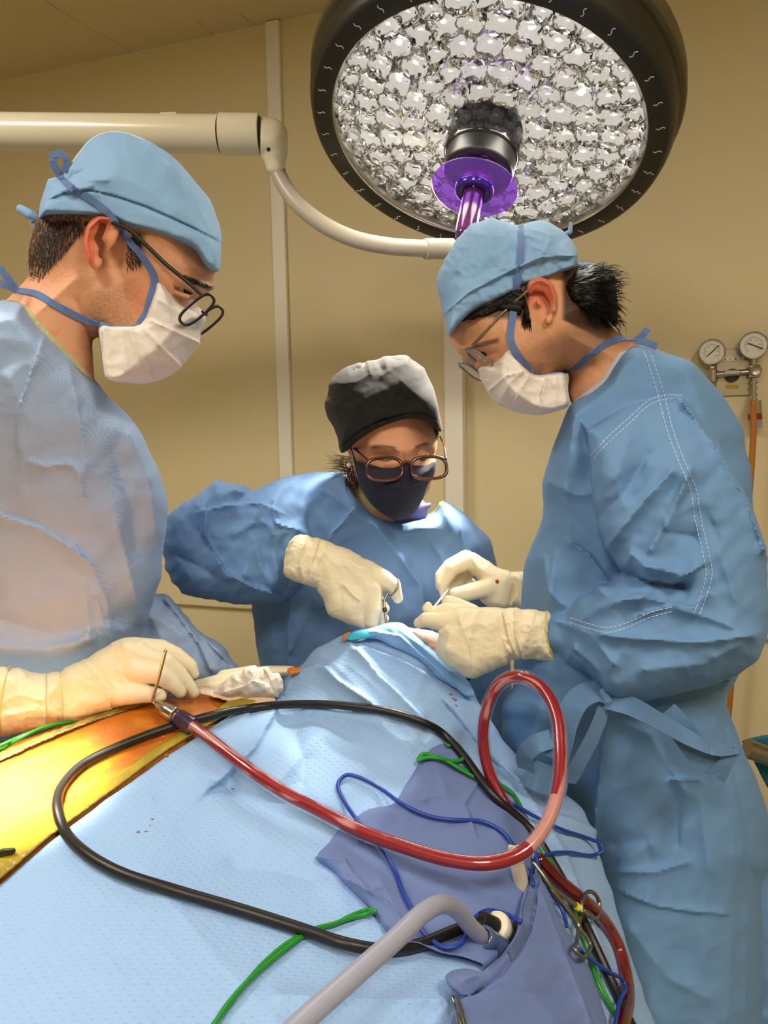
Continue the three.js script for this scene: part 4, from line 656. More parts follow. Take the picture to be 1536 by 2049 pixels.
  const palm = inf([[640, 1081], [673, 1092], [705, 1105], [744, 1133], [760, 1160], [764, 1192], [756, 1225], [742, 1250], [723, 1252], [700, 1250], [686, 1243], [657, 1229], [647, 1200], [632, 1172], [628, 1120]], { n: 3, z: 0, w: (x, y) => 40, r: 36, disp: sum(folds([[0, 5, 12, 690, 1120, 740, 1140], [0, 4, 4, 690, 1172, 705, 1190, 718, 1200], [0, -4, 5, 724, 1232, 740, 1205, 752, 1195], [0, -3, 6, 682, 1180, 683, 1225], [0, 4, 10, 745, 1190, 752, 1220]]), crumple(30, 2.5, 0.7)) });
  const cuff = inf([[580, 1084], [598, 1070], [620, 1074], [650, 1083], [668, 1096], [662, 1140], [644, 1176], [618, 1170], [588, 1162], [571, 1154], [568, 1124]], { n: 3, z: 6, w: 44, r: 36, disp: sum(folds([[1, 4, 4, 606, 1165, 598, 1125, 612, 1074], [0, 4, 4, 636, 1085, 622, 1125, 618, 1165], [0, 3, 4, 652, 1095, 634, 1130, 628, 1168], [0, 3, 3, 664, 1098, 648, 1135], [0, -3, 4, 644, 1090, 628, 1128]]), crumple(22, 3, 0.3)) });
  const fingers = U(1.5, chain([[735, 1143, -6, 22], [768, 1160, -10, 19], [786, 1172, -8, 16], [796, 1198, -2, 10]]), chain([[745, 1180, -24, 19], [747, 1220, -30, 17], [743, 1246, -28, 14]]), chain([[758, 1205, 6, 12], [768, 1218, 6, 11], [762, 1226, 4, 9]]), chain([[755, 1226, 2, 12], [768, 1238, 4, 10], [760, 1248, 4, 9]]), chain([[700, 1218, -14, 22], [716, 1236, -18, 17], [728, 1246, -18, 13]]));
  const gF = U(3, U(8, palm, fingers), cuff);
  const g = part('glove', p, solid(dg, gF, [560, 1060, -62, 812, 1265, 62], 2.2), M.glove, 'cream latex glove holding the instrument');
  part('cuff_bead', g, tubeGeo(over(dg, gF, fine([[596, 1072], [580, 1090], [570, 1124], [572, 1152]], 8), 0), 0.0013, 8, 2), M.bead);
}

// ================= the surgeon in the right of the picture
{
  const d0 = 1.0, base = at(1290, 1400, 1.12).setY(0);
  const p = thing('person', 'dark haired surgeon in profile, white mask, blue cap, deeper blue gown tied at the waist', 'person', base);
  const headPts = [[899, 676], [893, 630], [886, 560], [915, 498], [960, 462], [1030, 455], [1100, 462], [1145, 500], [1165, 550], [1215, 590], [1214, 640], [1240, 668], [1282, 692], [1310, 740], [1280, 800], [1230, 830], [1160, 830], [1140, 800], [1130, 752], [1128, 770], [1100, 800], [1060, 812], [1010, 798], [985, 770], [978, 752], [958, 742], [946, 736], [938, 722], [925, 712], [914, 698]];
  const W = (x, y) => lerp(116, 92, sstep(640, 760, y + (x - 1100) * 0.55)) * (1 - 0.2 * sstep(980, 900, x));
  const nk = (x, y) => sstep(650, 780, y + (x - 1130) * 0.55);
  const hf = inf(headPts, { z: (x, y) => lerp(-20, 62, nk(x, y)), w: W, r: 84, disp: folds([[0, -9, 12, 955, 712, 990, 706], [0, 8, 10, 922, 698, 960, 690], [0, 6, 20, 1010, 660, 1040, 700], [0, 8, 22, 1050, 720, 1110, 730], [0, -5, 14, 1130, 690, 1135, 760], [0, 6, 18, 1150, 680, 1240, 720], [0, -6, 14, 1120, 745, 1180, 730]]) });
  const ef = ear([[1074, 557], [1090, 558], [1106, 572], [1114, 598], [1112, 622], [1104, 646], [1095, 650], [1086, 640], [1080, 624], [1070, 610], [1056, 594], [1051, 578], [1060, 563]], -144, [1070, 590, 1082, 592, 1092, 608, 1092, 624], [1056, 585, 1060, 568, 1078, 560, 1100, 570, 1110, 598, 1108, 622], 10);
  const skin = (x, y, z) => {
    let c = mixc(SKIN.warm, SKIN.olive, sstep(-0.2, 0.6, fbm(x / 30, y / 30)));
    const earD = Math.hypot((x - 1082) / 34, (y - 602) / 52);
    c = mixc(c, RED, 0.7 * sstep(1.05, 0.8, earD) * (z < -120 ? 1 : 0) * (0.3 + 0.7 * sstep(625, 590, y)));
    const beard = sstep(640, 690, y) * sstep(1120, 1090, x) * sstep(1000, 1030, x); c = mixc(c, DARK, clamp(beard * (0.14 + 0.16 * noise(x / 3, y / 3)), 0, 0.4));
    const hairline = sstep(6, -6, (y - 640) - (x > 1000 ? 0 : (1000 - x) * 0.02) + (1050 - x) * 0.06) * sstep(1062, 1052, x) * sstep(905, 925, x);
    c = mixc(c, DARK, 0.85 * hairline);
    c = mixc(c, DARK, 0.95 * sstep(0, 14, x - 1118 - Math.max(0, (y - 640) * 2)) * sstep(700, 640, y + (x - 1150) * -0.1));
    const brow = sstep(7, 3, Math.abs((y - 686) + (x - 975) * 0.25)) * sstep(940, 950, x) * sstep(1004, 992, x); c = mixc(c, DARK, brow * 0.75);
    return c;
  };
  part('body', p, solid(d0, U(8, hf, ef), [880, 445, -165, 1350, 890, 180], 2.8, { col: skin }), M.skin);
  lower(p, base.x, base.z, 0.9, [base.x - 0.03, 1.1, base.z + 0.04, 0.08], -1);
  // gown
  const torso = [[1148, 803], [1137, 817], [1124, 849], [1104, 907], [1089, 965], [1083, 1032], [1066, 1090], [1054, 1127], [1046, 1181], [1040, 1260], [1030, 1330], [1026, 1376], [1004, 1409], [1002, 1440], [1009, 1502], [1024, 1530], [1060, 1560], [1100, 1572], [1129, 1578], [1160, 1640], [1180, 1720], [1190, 2000], [1180, 2500], [1534, 2500], [1524, 2049], [1527, 1900], [1519, 1775], [1540, 1730], [1534, 1637], [1515, 1570], [1487, 1506], [1464, 1450], [1450, 1400], [1470, 1360], [1500, 1250], [1510, 1100], [1505, 1015], [1498, 940], [1487, 895], [1481, 857], [1469, 834], [1440, 790], [1411, 753], [1382, 725], [1332, 707], [1276, 690], [1244, 706], [1224, 732], [1208, 758], [1180, 782]];
  const tf = inf(torso, { n: 3, z: (x, y) => 70 + 90 * sstep(1300, 1700, y), w: (x, y) => lerp(170, 200, sstep(1350, 1700, y)), r: (x, y) => lerp(26, 120, sstep(60, 260, Math.hypot(x - 1230, y - 740) - 60)), disp: sum(folds([
    [1, 13, 12, 1145, 1085, 1180, 1110, 1220, 1165], [0, 11, 12, 1100, 965, 1150, 990, 1178, 990], [0, 13, 14, 1087, 1118, 1095, 1180, 1125, 1210], [0, 10, 14, 1150, 830, 1130, 960, 1140, 1080], [0, -9, 22, 1120, 1010, 1190, 1080], [0, 11, 12, 1110, 1110, 1100, 1200],
    [0, 6, 12, 1371, 1582, 1366, 1650, 1364, 1713], [0, 8, 6, 1205, 1748, 1260, 1744, 1312, 1746, 1345, 1734, 1376, 1726], [1, 7, 12, 1447, 1830, 1380, 1824, 1312, 1814, 1250, 1790], [0, 4, 10, 1453, 2060, 1462, 1940, 1469, 1824, 1466, 1600], [0, 4, 9, 1490, 2060, 1492, 1920, 1494, 1810, 1480, 1640, 1462, 1540], [0, -5, 8, 1504, 1760, 1494, 1668, 1468, 1547, 1446, 1430], [1, 11, 9, 1184, 1690, 1192, 1600, 1205, 1500, 1211, 1420],
    [0, 12, 18, 1240, 1440, 1300, 1470, 1340, 1540, 1372, 1585], [0, -10, 18, 1320, 1480, 1350, 1580, 1355, 1690], [0, 9, 16, 1300, 1690, 1240, 1720], [0, -8, 20, 1230, 1690, 1290, 1680, 1300, 1720], [0, 9, 26, 1260, 1860, 1340, 1960, 1420, 2000], [0, 9, 20, 1400, 1600, 1420, 1740], [0, 10, 18, 1080, 1420, 1060, 1500], [0, -10, 12, 1020, 1440, 1060, 1440], [0, 9, 14, 1120, 1480, 1150, 1560], [1, 8, 9, 1340, 1560, 1400, 1560], [0, 7, 10, 1130, 1600, 1180, 1690]]), crumple(140, 10, 0.5, 2, 7), crumple(44, 2.5, 1.1, 1.5, 3)) });
  const armPts = [[1156, 828], [1178, 850], [1215, 830], [1290, 790], [1365, 800], [1430, 880], [1494, 1003], [1523, 1100], [1534, 1170], [1533, 1243], [1519, 1306], [1490, 1336], [1460, 1352], [1373, 1382], [1290, 1398], [1232, 1402], [1207, 1388], [1178, 1351], [1141, 1339], [1112, 1320], [1088, 1300], [1080, 1262], [1089, 1236], [1120, 1216], [1158, 1193], [1182, 1189], [1199, 1173], [1222, 1164], [1222, 1112], [1203, 1069], [1187, 982], [1178, 907]];
  const af = inf(armPts, { n: 3, z: (x, y) => lerp(-110, -40, sstep(1230, 1120, x) * sstep(1150, 1230, y)) + 60 * sstep(940, 800, y), w: (x, y) => lerp(110, 74, sstep(1250, 1100, x)), r: (x, y) => lerp(34, 80, sstep(1190, 1340, x)), disp: sum(folds([
    [0, 20, 14, 1344, 945, 1290, 1000, 1216, 1092], [0, 15, 13, 1382, 936, 1340, 1040, 1300, 1100], [0, -12, 14, 1300, 905, 1250, 980, 1206, 1030], [0, -34, 12, 1226, 1138, 1290, 1160, 1365, 1172], [1, 26, 11, 1393, 1140, 1345, 1168, 1288, 1158], [0, 14, 9, 1250, 1130, 1262, 1106, 1290, 1132, 1340, 1135], [0, 15, 11, 1290, 1135, 1340, 1146, 1382, 1146], [0, -11, 12, 1330, 1066, 1390, 1075], [0, 18, 12, 1506, 1272, 1400, 1285, 1307, 1280, 1200, 1270], [0, 11, 11, 1506, 1272, 1430, 1240, 1353, 1218], [1, 12, 12, 1275, 1190, 1330, 1205, 1390, 1215, 1420, 1190], [0, 10, 12, 1369, 800, 1410, 820, 1477, 857], [1, 20, 14, 1365, 803, 1440, 905, 1494, 1003, 1530, 1100], [0, 13, 16, 1290, 1190, 1200, 1215, 1160, 1240], [0, -10, 12, 1220, 1190, 1180, 1215], [0, 11, 10, 1110, 1240, 1180, 1270, 1230, 1330], [1, 12, 10, 1215, 1395, 1195, 1340, 1150, 1300], [0, 10, 10, 1130, 1330, 1150, 1290], [0, 12, 18, 1290, 1340, 1400, 1330, 1480, 1290], [0, 9, 14, 1440, 1100, 1470, 1200], [0, -8, 16, 1420, 1040, 1450, 1120], [0, 9, 16, 1260, 880, 1230, 960, 1250, 1010], [0, 8, 12, 1330, 1040, 1340, 1080], [0, 10, 10, 1200, 1180, 1230, 1200, 1280, 1200], [1, 9, 9, 1280, 1230, 1330, 1215]]), crumple(100, 11, 0.8, 1.7, 11), crumple(36, 3.5, 0.3, 1.4, 2)) });
  const gownF = U(2, tf, af);
  const gown = part('gown', p, solid(d0, gownF, [990, 680, -300, 1650, 2510, 420], 5), M.gownR);
  part('back_panel', gown, solid(d0, inf([[1440, 1700], [1530, 1720], [1600, 1800], [1620, 2500], [1440, 2500]], { n: 2, z: 290, w: 50, r: 60, disp: crumple(60, 8) }), [1430, 1690, 200, 1630, 2510, 360], 7), M.gownR);
  part('neckband', gown, strap(d0, U(3, tf, hf), [[1152, 800], [1182, 782], [1210, 758], [1226, 732], [1246, 706], [1278, 691], [1334, 707]].map(([x, y]) => [x - 1, y + 1]), 8, 2, 0.002), M.neckW, 'white neck binding');
  for (const o of [0, 12]) {
    stitchLine(gown, d0, gownF, [[1288 + o, 702], [1300 + o, 740], [1316 + o, 790], [1334 + o, 860], [1356 + o, 920], [1380 + o, 980], [1390 + o, 1040], [1404 + o, 1100], [1412 + o, 1150], [1400 + o, 1195], [1386 + o, 1232]]);
    stitchLine(gown, d0, gownF, [[1181, 912 + o], [1210, 880 + o], [1260, 834 + o], [1300, 800 + o * 0.8], [1340, 790 + o * 0.6], [1366, 792 + o * 0.6]]);
    stitchLine(gown, d0, gownF, [[1140, 1236 + o * 0.8], [1170, 1246 + o * 0.8], [1215, 1256 + o * 0.8], [1260, 1244 + o * 0.8], [1300, 1226 + o * 0.8], [1346, 1214 + o * 0.8]]);
  }
  // waist tie: belt, knot, loop and tails
  const tz = (x, y, z) => at(x, y, d0 + z * d0 / FOC);
  const bnd = (l, w, nrm, th = 0.0012) => bandGeo(l.map((q) => tz(...q)), l.map((q, i) => nrm?.[i] ?? V(-0.1, 0.15, 1)), w, th, 6);
  for (const b of [strap(d0, tf, [[1215, 1398], [1290, 1402], [1370, 1392], [1440, 1374], [1452, 1372]], 26, 3),
    bnd([[1214, 1390, -158], [1186, 1384, -176], [1156, 1400, -186], [1134, 1440, -190], [1122, 1486, -186], [1112, 1520, -178]], 0.028, [V(0.2, 0.7, 0.7), V(-0.2, 0.7, 0.7), V(-0.5, 0.4, 0.8), V(-0.5, 0.1, 0.9), V(-0.4, 0, 0.9), V(-0.4, 0, 0.9)]),
    bnd([[1212, 1398, -162], [1200, 1440, -172], [1178, 1490, -176], [1150, 1540, -166], [1136, 1566, -156]], 0.022, [V(0.5, 0, 0.9), V(0.5, 0, 0.9), V(0.4, 0, 0.9), V(0.3, 0, 1), V(0.3, 0, 1)]),
    bnd([[1136, 1566, -156], [1104, 1562, -160], [1072, 1552, -158], [1052, 1540, -150]], 0.036, [V(0, 0.1, 1), V(-0.1, 0.1, 1), V(-0.3, 0.1, 1), V(-0.5, 0.1, 0.9)]),
    bnd([[1052, 1540, -150], [1050, 1512, -160], [1070, 1490, -172], [1104, 1478, -180]], 0.022, [V(-0.6, 0.1, 0.8), V(-0.4, 0.3, 0.8), V(-0.2, 0.5, 0.8), V(0, 0.5, 0.8)]),
    bnd([[1216, 1398, -165], [1260, 1412, -182], [1320, 1444, -192], [1380, 1478, -196], [1432, 1500, -190], [1474, 1498, -180]], (t) => 0.026 - 0.013 * t, [V(0, 0.5, 0.9), V(0, 0.5, 0.9), V(-0.1, 0.6, 0.8), V(-0.1, 0.6, 0.8), V(0, 0.7, 0.7), V(0, 0.7, 0.7)]),
    bnd([[1474, 1499, -180], [1450, 1530, -182], [1430, 1556, -178]], (t) => 0.012 + 0.016 * t, [V(0.3, 0.2, 0.9), V(0.2, 0.1, 1), V(0.1, 0, 1)]),
    bnd([[1440, 1548, -180], [1400, 1510, -176], [1360, 1456, -170], [1330, 1424, -162]], 0.03, [V(0.1, 0.1, 1), V(0, 0.1, 1), V(-0.1, 0.1, 1), V(-0.2, 0.1, 1)])]) part('waist_tie', gown, b, M.gownR);
  part('waist_knot', gown, solid(d0, chain([[1206, 1386, -168, 9], [1216, 1402, -170, 10], [1210, 1420, -164, 6]]), [1185, 1365, -190, 1235, 1440, -140], 2), M.gownR);
  // cap
  const capPts = [[899, 674], [889, 634], [879, 596], [875, 560], [886, 529], [905, 495], [925, 466], [947, 447], [980, 436], [1014, 443], [1038, 452], [1061, 446], [1087, 443], [1112, 453], [1132, 469], [1150, 492], [1155, 518], [1152, 536], [1126, 546], [1100, 557], [1048, 575], [1022, 591], [983, 610], [947, 629], [918, 650]];
  const low = (x, y) => 676 - y - clamp((x - 899) * 0.56, 0, 142);
  const cf = inf(capPts, { n: 3, z: -20, w: (x, y) => 128, r: (x, y) => lerp(8, 82, sstep(12, 115, low(x, y))), disp: sum(folds([[1, 7, 5, 1154, 512, 1084, 515, 1035, 536, 986, 560, 938, 586, 889, 628], [0, 7, 9, 970, 560, 1000, 540, 1040, 530], [0, -6, 10, 930, 560, 1010, 540], [0, 6, 8, 1050, 520, 1090, 505, 1140, 512], [0, 5, 5, 1050, 470, 1080, 480], [0, 5, 5, 1052, 485, 1085, 500], [0, -6, 8, 1000, 450, 1030, 500], [0, 6, 9, 940, 480, 915, 540], [0, 6, 8, 1100, 480, 1080, 520], [0, 5, 6, 1060, 458, 1100, 470]]), crumple(40, 5, 0.8)) });
  const cap = part('surgical_cap', p, solid(d0, cf, [866, 426, -180, 1165, 684, 130], 2.6), M.cap);
  for (const c of [chain([[1128, 470, 0, 5], [1140, 464, -10, 5], [1142, 448, -12, 4]]), chain([[1150, 534, -10, 9], [1176, 532, -14, 7], [1200, 536, -14, 6]])]) part('cap_tie', cap, solid(d0, c, [1115, 438, -40, 1212, 550, 20], 2), M.cap);
  // mask
  const maskPts = [[1021, 684], [1000, 700], [980, 715], [957, 731], [962, 757], [972, 776], [978, 786], [986, 798], [1016, 818], [1068, 831], [1117, 821], [1138, 811], [1136, 780], [1127, 746], [1098, 747], [1068, 749], [1048, 730], [1032, 706]];
  const mf = inf(maskPts, { n: 3, z: -20, w: (x, y) => 124 - 28 * sstep(1050, 965, x), r: (x, y) => 8 + 66 * sstep(20, 110, Math.min(1130 - x + 20, (1040 - x) * 0.8 + (y - 700) * 0.55 + 12)), disp: sum(folds([[1, 6, 7, 980, 778, 1010, 752, 1046, 742], [1, 6, 7, 1024, 818, 1040, 780, 1058, 752], [1, 6, 7, 1080, 826, 1084, 790, 1092, 752], [0, 5, 6, 1000, 805, 1020, 765, 1044, 745], [0, 4, 6, 960, 740, 1000, 722], [0, 4, 6, 1108, 822, 1112, 756]]), crumple(36, 3, 0.6)) });
  const mask = part('face_mask', p, solid(d0, mf, [948, 675, -165, 1148, 840, 120], 2.6), M.mask);
  stitchLine(mask, d0, mf, [[1018, 692], [984, 720], [962, 738]]); stitchLine(mask, d0, mf, [[1124, 752], [1132, 782], [1134, 810]]);
  // hair
  const hairPts = [[1110, 560], [1128, 548], [1165, 534], [1191, 529], [1216, 538], [1228, 552], [1232, 583], [1236, 628], [1231, 654], [1214, 640], [1182, 646], [1152, 645], [1133, 632], [1116, 616]];
  const hh = inf(hairPts, { n: 3, z: -20, w: 118, r: 50, disp: (x, y) => 5 * noise((x - y * 0.4) / 30, (y + x * 0.5) / 5) + 3 * noise(x / 22, y / 3.5) });
  const front2 = inf([[918, 646], [956, 614], [1000, 590], [1040, 570], [1056, 592], [1050, 622], [1044, 640], [1010, 626], [975, 638], [945, 642]], { n: 3, z: -20, w: 122, r: 9, disp: (x, y) => 3 * noise((x + y) / 30, (y - x * 0.5) / 5) });
  const side = inf([[1042, 598], [1052, 592], [1062, 612], [1064, 640], [1056, 655], [1046, 648], [1043, 626]], { n: 3, z: -20, w: 126, r: 9, disp: (x, y) => 3 * noise(x / 4, y / 18) });
  const shell = solid(d0, U(3, hh, front2, side), [915, 522, -150, 1245, 664, 110], 2.6); seed = 44; const hs = [];
  for (let i = 0; i < 900; i++) { const x = rnd(1105, 1234), y = rnd(532, 650), z = front(hh, x, y); if (z === null) continue; hs.push([x, y, z + 2, 1, rnd(-0.7, 0.7) + (y > 600 ? 0.4 : -0.1), rnd(14, 40), rnd(0.2, 1.6), 0.0006]); }
  for (let i = 0; i < 160; i++) { const t = rnd(), x = lerp(1150, 1236, t), y = lerp(535, 540, t) + (t > 0.8 ? rnd(0, 90) : rnd(-2, 8)); hs.push([x, y, rnd(-70, 60), rnd(0.1, 1), rnd(-1, -0.1), rnd(8, 22), rnd(-0.8, 0.8), 0.00035]); }
  for (let i = 0; i < 120; i++) { const x = rnd(930, 1010), y = 650 - (x - 926) * 0.5 + rnd(0, 12), z = front(hf, x, y); if (z !== null) if (z !== null && i < 60) hs.push([x, y - 10, z - 5, 0.9, rnd(-0.4, -0.2), rnd(10, 16), rnd(-0.3, 0.9), 0.0005]); }
  for (let i = 0; i < 110; i++) { const x = rnd(1044, 1062), y = rnd(625, 650), z = front(hf, x, y); if (z !== null) hs.push([x, y, z - 2, rnd(-0.2, 0.2), 1, rnd(8, 18), rnd(-0.6, 0.3), 0.0004]); }
  for (const [x, y, L, c] of [[916, 656, 26, -2.2], [912, 658, 20, -1.6], [925, 650, 24, -1.8]]) hs.push([x, y, -60, -0.1, 1, L, c, 0.00035]);
  part('hair', p, mergeGeometries([hairy(shell.toNonIndexed()), hairy(strands(d0, hs).toNonIndexed())]), M.hair);
  const all = U(1, hf, ef, cf, mf, hh);
  part('mask_strap', mask, strap(d0, all, [[1040, 452], [1042, 470], [1043, 490], [1039, 534], [1032, 583], [1026, 630], [1021, 680], [1035, 710], [1052, 732], [1069, 748], [1100, 748], [1128, 744], [1145, 740], [1182, 710], [1208, 690], [1240, 677], [1272, 681]], 13, 3), M.strap, 'blue tie strap');
  for (const l of [[[1272, 681, -40], [1284, 672, -44], [1296, 658, -46]], [[1272, 681, -40], [1290, 684, -46], [1314, 694, -42]]]) part('strap_bow', mask, bandGeo(l.map((q) => tz(...q)), l.map((q, i) => V(0.1 - i * 0.1, 0.2, 1)), 0.009), M.strap);
  const eg = new THREE.SphereGeometry(0.0115, 20, 14), ep = tz(972, 702, -86); eg.translate(ep.x, ep.y, ep.z); part('eye', p, eg, M.eyewhite);
  const ig = new THREE.SphereGeometry(0.006, 16, 12), ip = tz(968, 706, -97); ig.translate(ip.x, ip.y, ip.z); part('iris', p, ig, M.iris);
  part('eyelid', p, solid(d0, U(4, chain([[990, 694, -96, 6], [972, 692, -102, 6], [958, 704, -98, 5]]), chain([[988, 712, -94, 4], [966, 716, -98, 4]])), [945, 678, -120, 1006, 728, -75], 1.6, { col: () => mixc(SKIN.olive, DARK, 0.3) }), M.skin);
  const gl = new THREE.Group(); gl.name = 'glasses'; gl.userData.label = 'clear rimmed glasses'; p.add(gl);
  const cr = phys(0x9a948a, 0.1, { transmission: 0.35, thickness: 0, clearcoat: 1 });
  part('temple', gl, tubeGeo([[1054, 583], [1030, 604], [1005, 627], [980, 652], [960, 675]].map(([x, y]) => tz(x, y, front(all, x, y) - 3)).concat([tz(943, 692, -104)]), 0.0017, 8), phys(0x8a7a5a, 0.25, { metalness: 0.5 }));
  const ax = tz(938, 700, -98).sub(tz(982, 738, -72)), ay = V(-0.25, 0.3, 0.75);
  for (const o of [tz(960, 719, -88), tz(944, 744, -8)]) { part('rim', gl, place(ringLens(0.0195, 0.0165, 0.0018), o, ax, ay), cr); part('spectacle_lens', gl, place(lensGlass(0.0185, 0.0155), o, ax, ay), M.glass); }
  part('bridge', gl, tubeGeo([tz(946, 718, -66), tz(938, 724, -48), tz(940, 732, -30)], 0.0017, 8), cr);
  // near gloved hand
  const dg = 0.95;
  const palm = inf([[1015, 1222], [1020, 1318], [1008, 1332], [975, 1345], [944, 1358], [920, 1348], [904, 1338], [880, 1318], [875, 1290], [882, 1262], [897, 1240], [912, 1217], [950, 1216]], { n: 3, z: 0, w: 46, r: 40, disp: sum(folds([[1, 3, 5, 946, 1346, 940, 1300, 944, 1250, 962, 1222], [0, 4, 12, 900, 1260, 892, 1300], [0, 3, 8, 920, 1240, 940, 1290]]), crumple(34, 2.5, 0.5)) });
  const cuff = inf([[1000, 1221], [1050, 1219], [1086, 1224], [1098, 1224], [1106, 1240], [1110, 1322], [1104, 1326], [1070, 1318], [1029, 1318], [1008, 1330], [990, 1290]], { n: 3, z: 4, w: 50, r: 42, disp: sum(folds([[1, 5, 5, 1035, 1318, 1018, 1280, 1005, 1225], [1, 4, 5, 1046, 1318, 1030, 1270, 1030, 1220], [0, 4, 5, 990, 1240, 1010, 1290, 1030, 1318], [0, 4, 5, 1060, 1250, 1050, 1290], [0, 3, 5, 1068, 1224, 1062, 1262, 1080, 1240], [0, 3, 4, 978, 1245, 990, 1280]]), crumple(24, 3.5, 0.9)) });
  const fingers = U(1.5, chain([[925, 1240, -14, 23], [880, 1244, -20, 18], [852, 1240, -18, 15], [838, 1247, -12, 11]]), chain([[930, 1230, 14, 20], [890, 1220, 16, 14], [868, 1226, 14, 11], [853, 1217, 12, 9], [856, 1212, 12, 8]]), chain([[945, 1225, 34, 16], [912, 1210, 36, 15], [896, 1204, 34, 13]]), chain([[910, 1262, -26, 13], [894, 1258, -28, 10], [884, 1264, -24, 8]]), chain([[905, 1290, 4, 20], [886, 1304, 12, 15]]));
  const gF = U(3, U(8, palm, fingers), cuff);
  const g = part('glove', p, solid(dg, gF, [820, 1190, -66, 1120, 1366, 66], 2.3), M.glove, 'near cream latex glove with wrinkled cuff');
  part('cuff_bead', g, tubeGeo(over(dg, gF, fine([[1094, 1224], [1090, 1250], [1096, 1290], [1108, 1322]], 8), 0), 0.0016, 8, 2), M.bead);
  // far gloved hand, pinching
  const d2 = 1.08;
  const palm2 = inf([[942, 1107], [968, 1118], [995, 1135], [1028, 1150], [1030, 1200], [1018, 1222], [981, 1216], [962, 1202], [956, 1182], [962, 1168], [944, 1152], [930, 1128]], { n: 3, z: 6, w: 36, r: 32, disp: sum(folds([[0, 3, 4, 960, 1180, 980, 1166], [0, 3, 4, 966, 1186, 986, 1174], [0, -4, 6, 945, 1128, 952, 1150]]), crumple(26, 2, 0.4)) });
  const cuff2 = inf([[1022, 1148], [1036, 1144], [1075, 1150], [1078, 1222], [1040, 1222], [1014, 1214], [1024, 1180]], { n: 3, z: 10, w: 38, r: 32, disp: sum(folds([[1, 4, 4, 1024, 1212, 1030, 1180, 1024, 1150], [0, 3, 4, 1042, 1150, 1036, 1190, 1020, 1212], [0, 3, 4, 1050, 1170, 1044, 1210]])) });
  const fingers2 = U(1.5, chain([[940, 1122, -2, 17], [904, 1138, -8, 15], [886, 1168, -6, 12], [890, 1194, 2, 9]]), chain([[932, 1116, 20, 16], [900, 1132, 24, 14], [882, 1152, 22, 12], [881, 1172, 16, 10]]), chain([[975, 1176, -20, 20], [935, 1186, -28, 17], [912, 1188, -28, 13]]), chain([[930, 1150, 34, 15], [900, 1178, 34, 12], [914, 1202, 28, 10]]), chain([[940, 1170, 40, 14], [915, 1195, 40, 11], [926, 1212, 34, 9]]));
  const g2 = part('glove', p, solid(d2, U(3, U(7, palm2, fingers2), cuff2), [865, 1085, -62, 1082, 1235, 66], 2.2), M.glove, 'far cream latex glove pinching a white swab');
  part('blood_spot', g2, solid(d2, ball(994, 1164, front(palm2, 994, 1164), 4, 5, 2.5), [986, 1156, -60, 1002, 1174, 20], 1.2), phys(0xb0342c, 0.3));
}

// ---------------------------------------------------------------- tubes, wires and instruments on the drape
const bloodTex = tex(1024, 64, (u, v) => { // red fluid with pale gaps, unlike along the length
  const a = noise(u * 9, 2.2, Math.cos(v * TAU) * 0.9), b = noise(u * 42, Math.sin(v * TAU) * 1.3, Math.cos(v * TAU) * 1.3);
  const bias = u < 0.2 ? 0.13 : u < 0.445 ? 0.6 : u < 0.505 ? -0.6 : 0.28, t = sstep(-0.1, 0.2, a + 0.55 * b + bias); return [lerp(192, 140, t), lerp(136, 14, t), lerp(128, 26, t)]; }, true);
bloodTex.repeat.set(1 / 1.02, 1 / 0.05);
const bloodTube = phys(0xffffff, 0.3, { map: bloodTex }), sheath = phys(0xffffff, 0.06, { transmission: 1, thickness: 0 });
function suction(t, pts) { part('blood_column', t, tubeGeo(pts, 0.0066, 14, 10), bloodTube, 'dark red fluid with pale gaps'); part('tube', t, tubeGeo(pts, 0.0084, 18, 10), sheath, 'clear outer tube'); }
{ const t = thing('suction_tube', 'suction tube filled with red fluid, steel nozzle on the chest', 'suction tube', at(360, 1440, 0.9));
  suction(t, [[352, 1432, 0.89], [400, 1463, 0.872], [450, 1502, 0.845], [510, 1547, 0.815], [570, 1586, 0.795], [640, 1622, 0.775], [720, 1662, 0.755], [800, 1692, 0.735], [900, 1721, 0.715], [980, 1727, 0.705], [1045, 1705, 0.71], [1092, 1650, 0.73], [1116, 1580, 0.755], [1121, 1500, 0.785], [1113, 1430, 0.81], [1085, 1378, 0.835], [1040, 1354, 0.855], [1002, 1366, 0.87], [974, 1415, 0.88], [966, 1480, 0.885], [978, 1545, 0.88], [1005, 1600, 0.868], [1040, 1660, 0.85]].map(([x, y, d]) => at(x, y, d)));
  const A = at(352, 1432, 0.89), dirA = at(318, 1411, 0.902).sub(A), N = lathe([[0.0001, 0], [0.0092, 0], [0.0098, 0.004], [0.0086, 0.007], [0.0095, 0.009], [0.0086, 0.011], [0.0095, 0.013], [0.0082, 0.016], [0.0086, 0.02], [0.0064, 0.022], [0.0058, 0.03], [0.003, 0.032], [0.0001, 0.032]], 24);
  part('nozzle_grip', t, aim(N, A, dirA), M.steel, 'ribbed steel connector');
  const B = A.clone().addScaledVector(dirA.normalize(), 0.031), C = at(331, 1303, 0.86); part('nozzle', t, tubeGeo([B, at(306, 1404, 0.905), at(307, 1396, 0.9), at(319, 1350, 0.88), C], 0.0021, 10, 6), M.steel, 'bent steel nozzle');
  const cf = lathe([[0.0088, 0], [0.0104, 0.001], [0.0104, 0.022], [0.0088, 0.024]], 24); part('coupling', t, aim(cf, at(386, 1453, 0.882), A.clone().sub(at(386, 1453, 0.882))), phys(0x4a3350, 0.2, { transmission: 0.3, thickness: 0 }), 'dark purple rubber coupling');
}
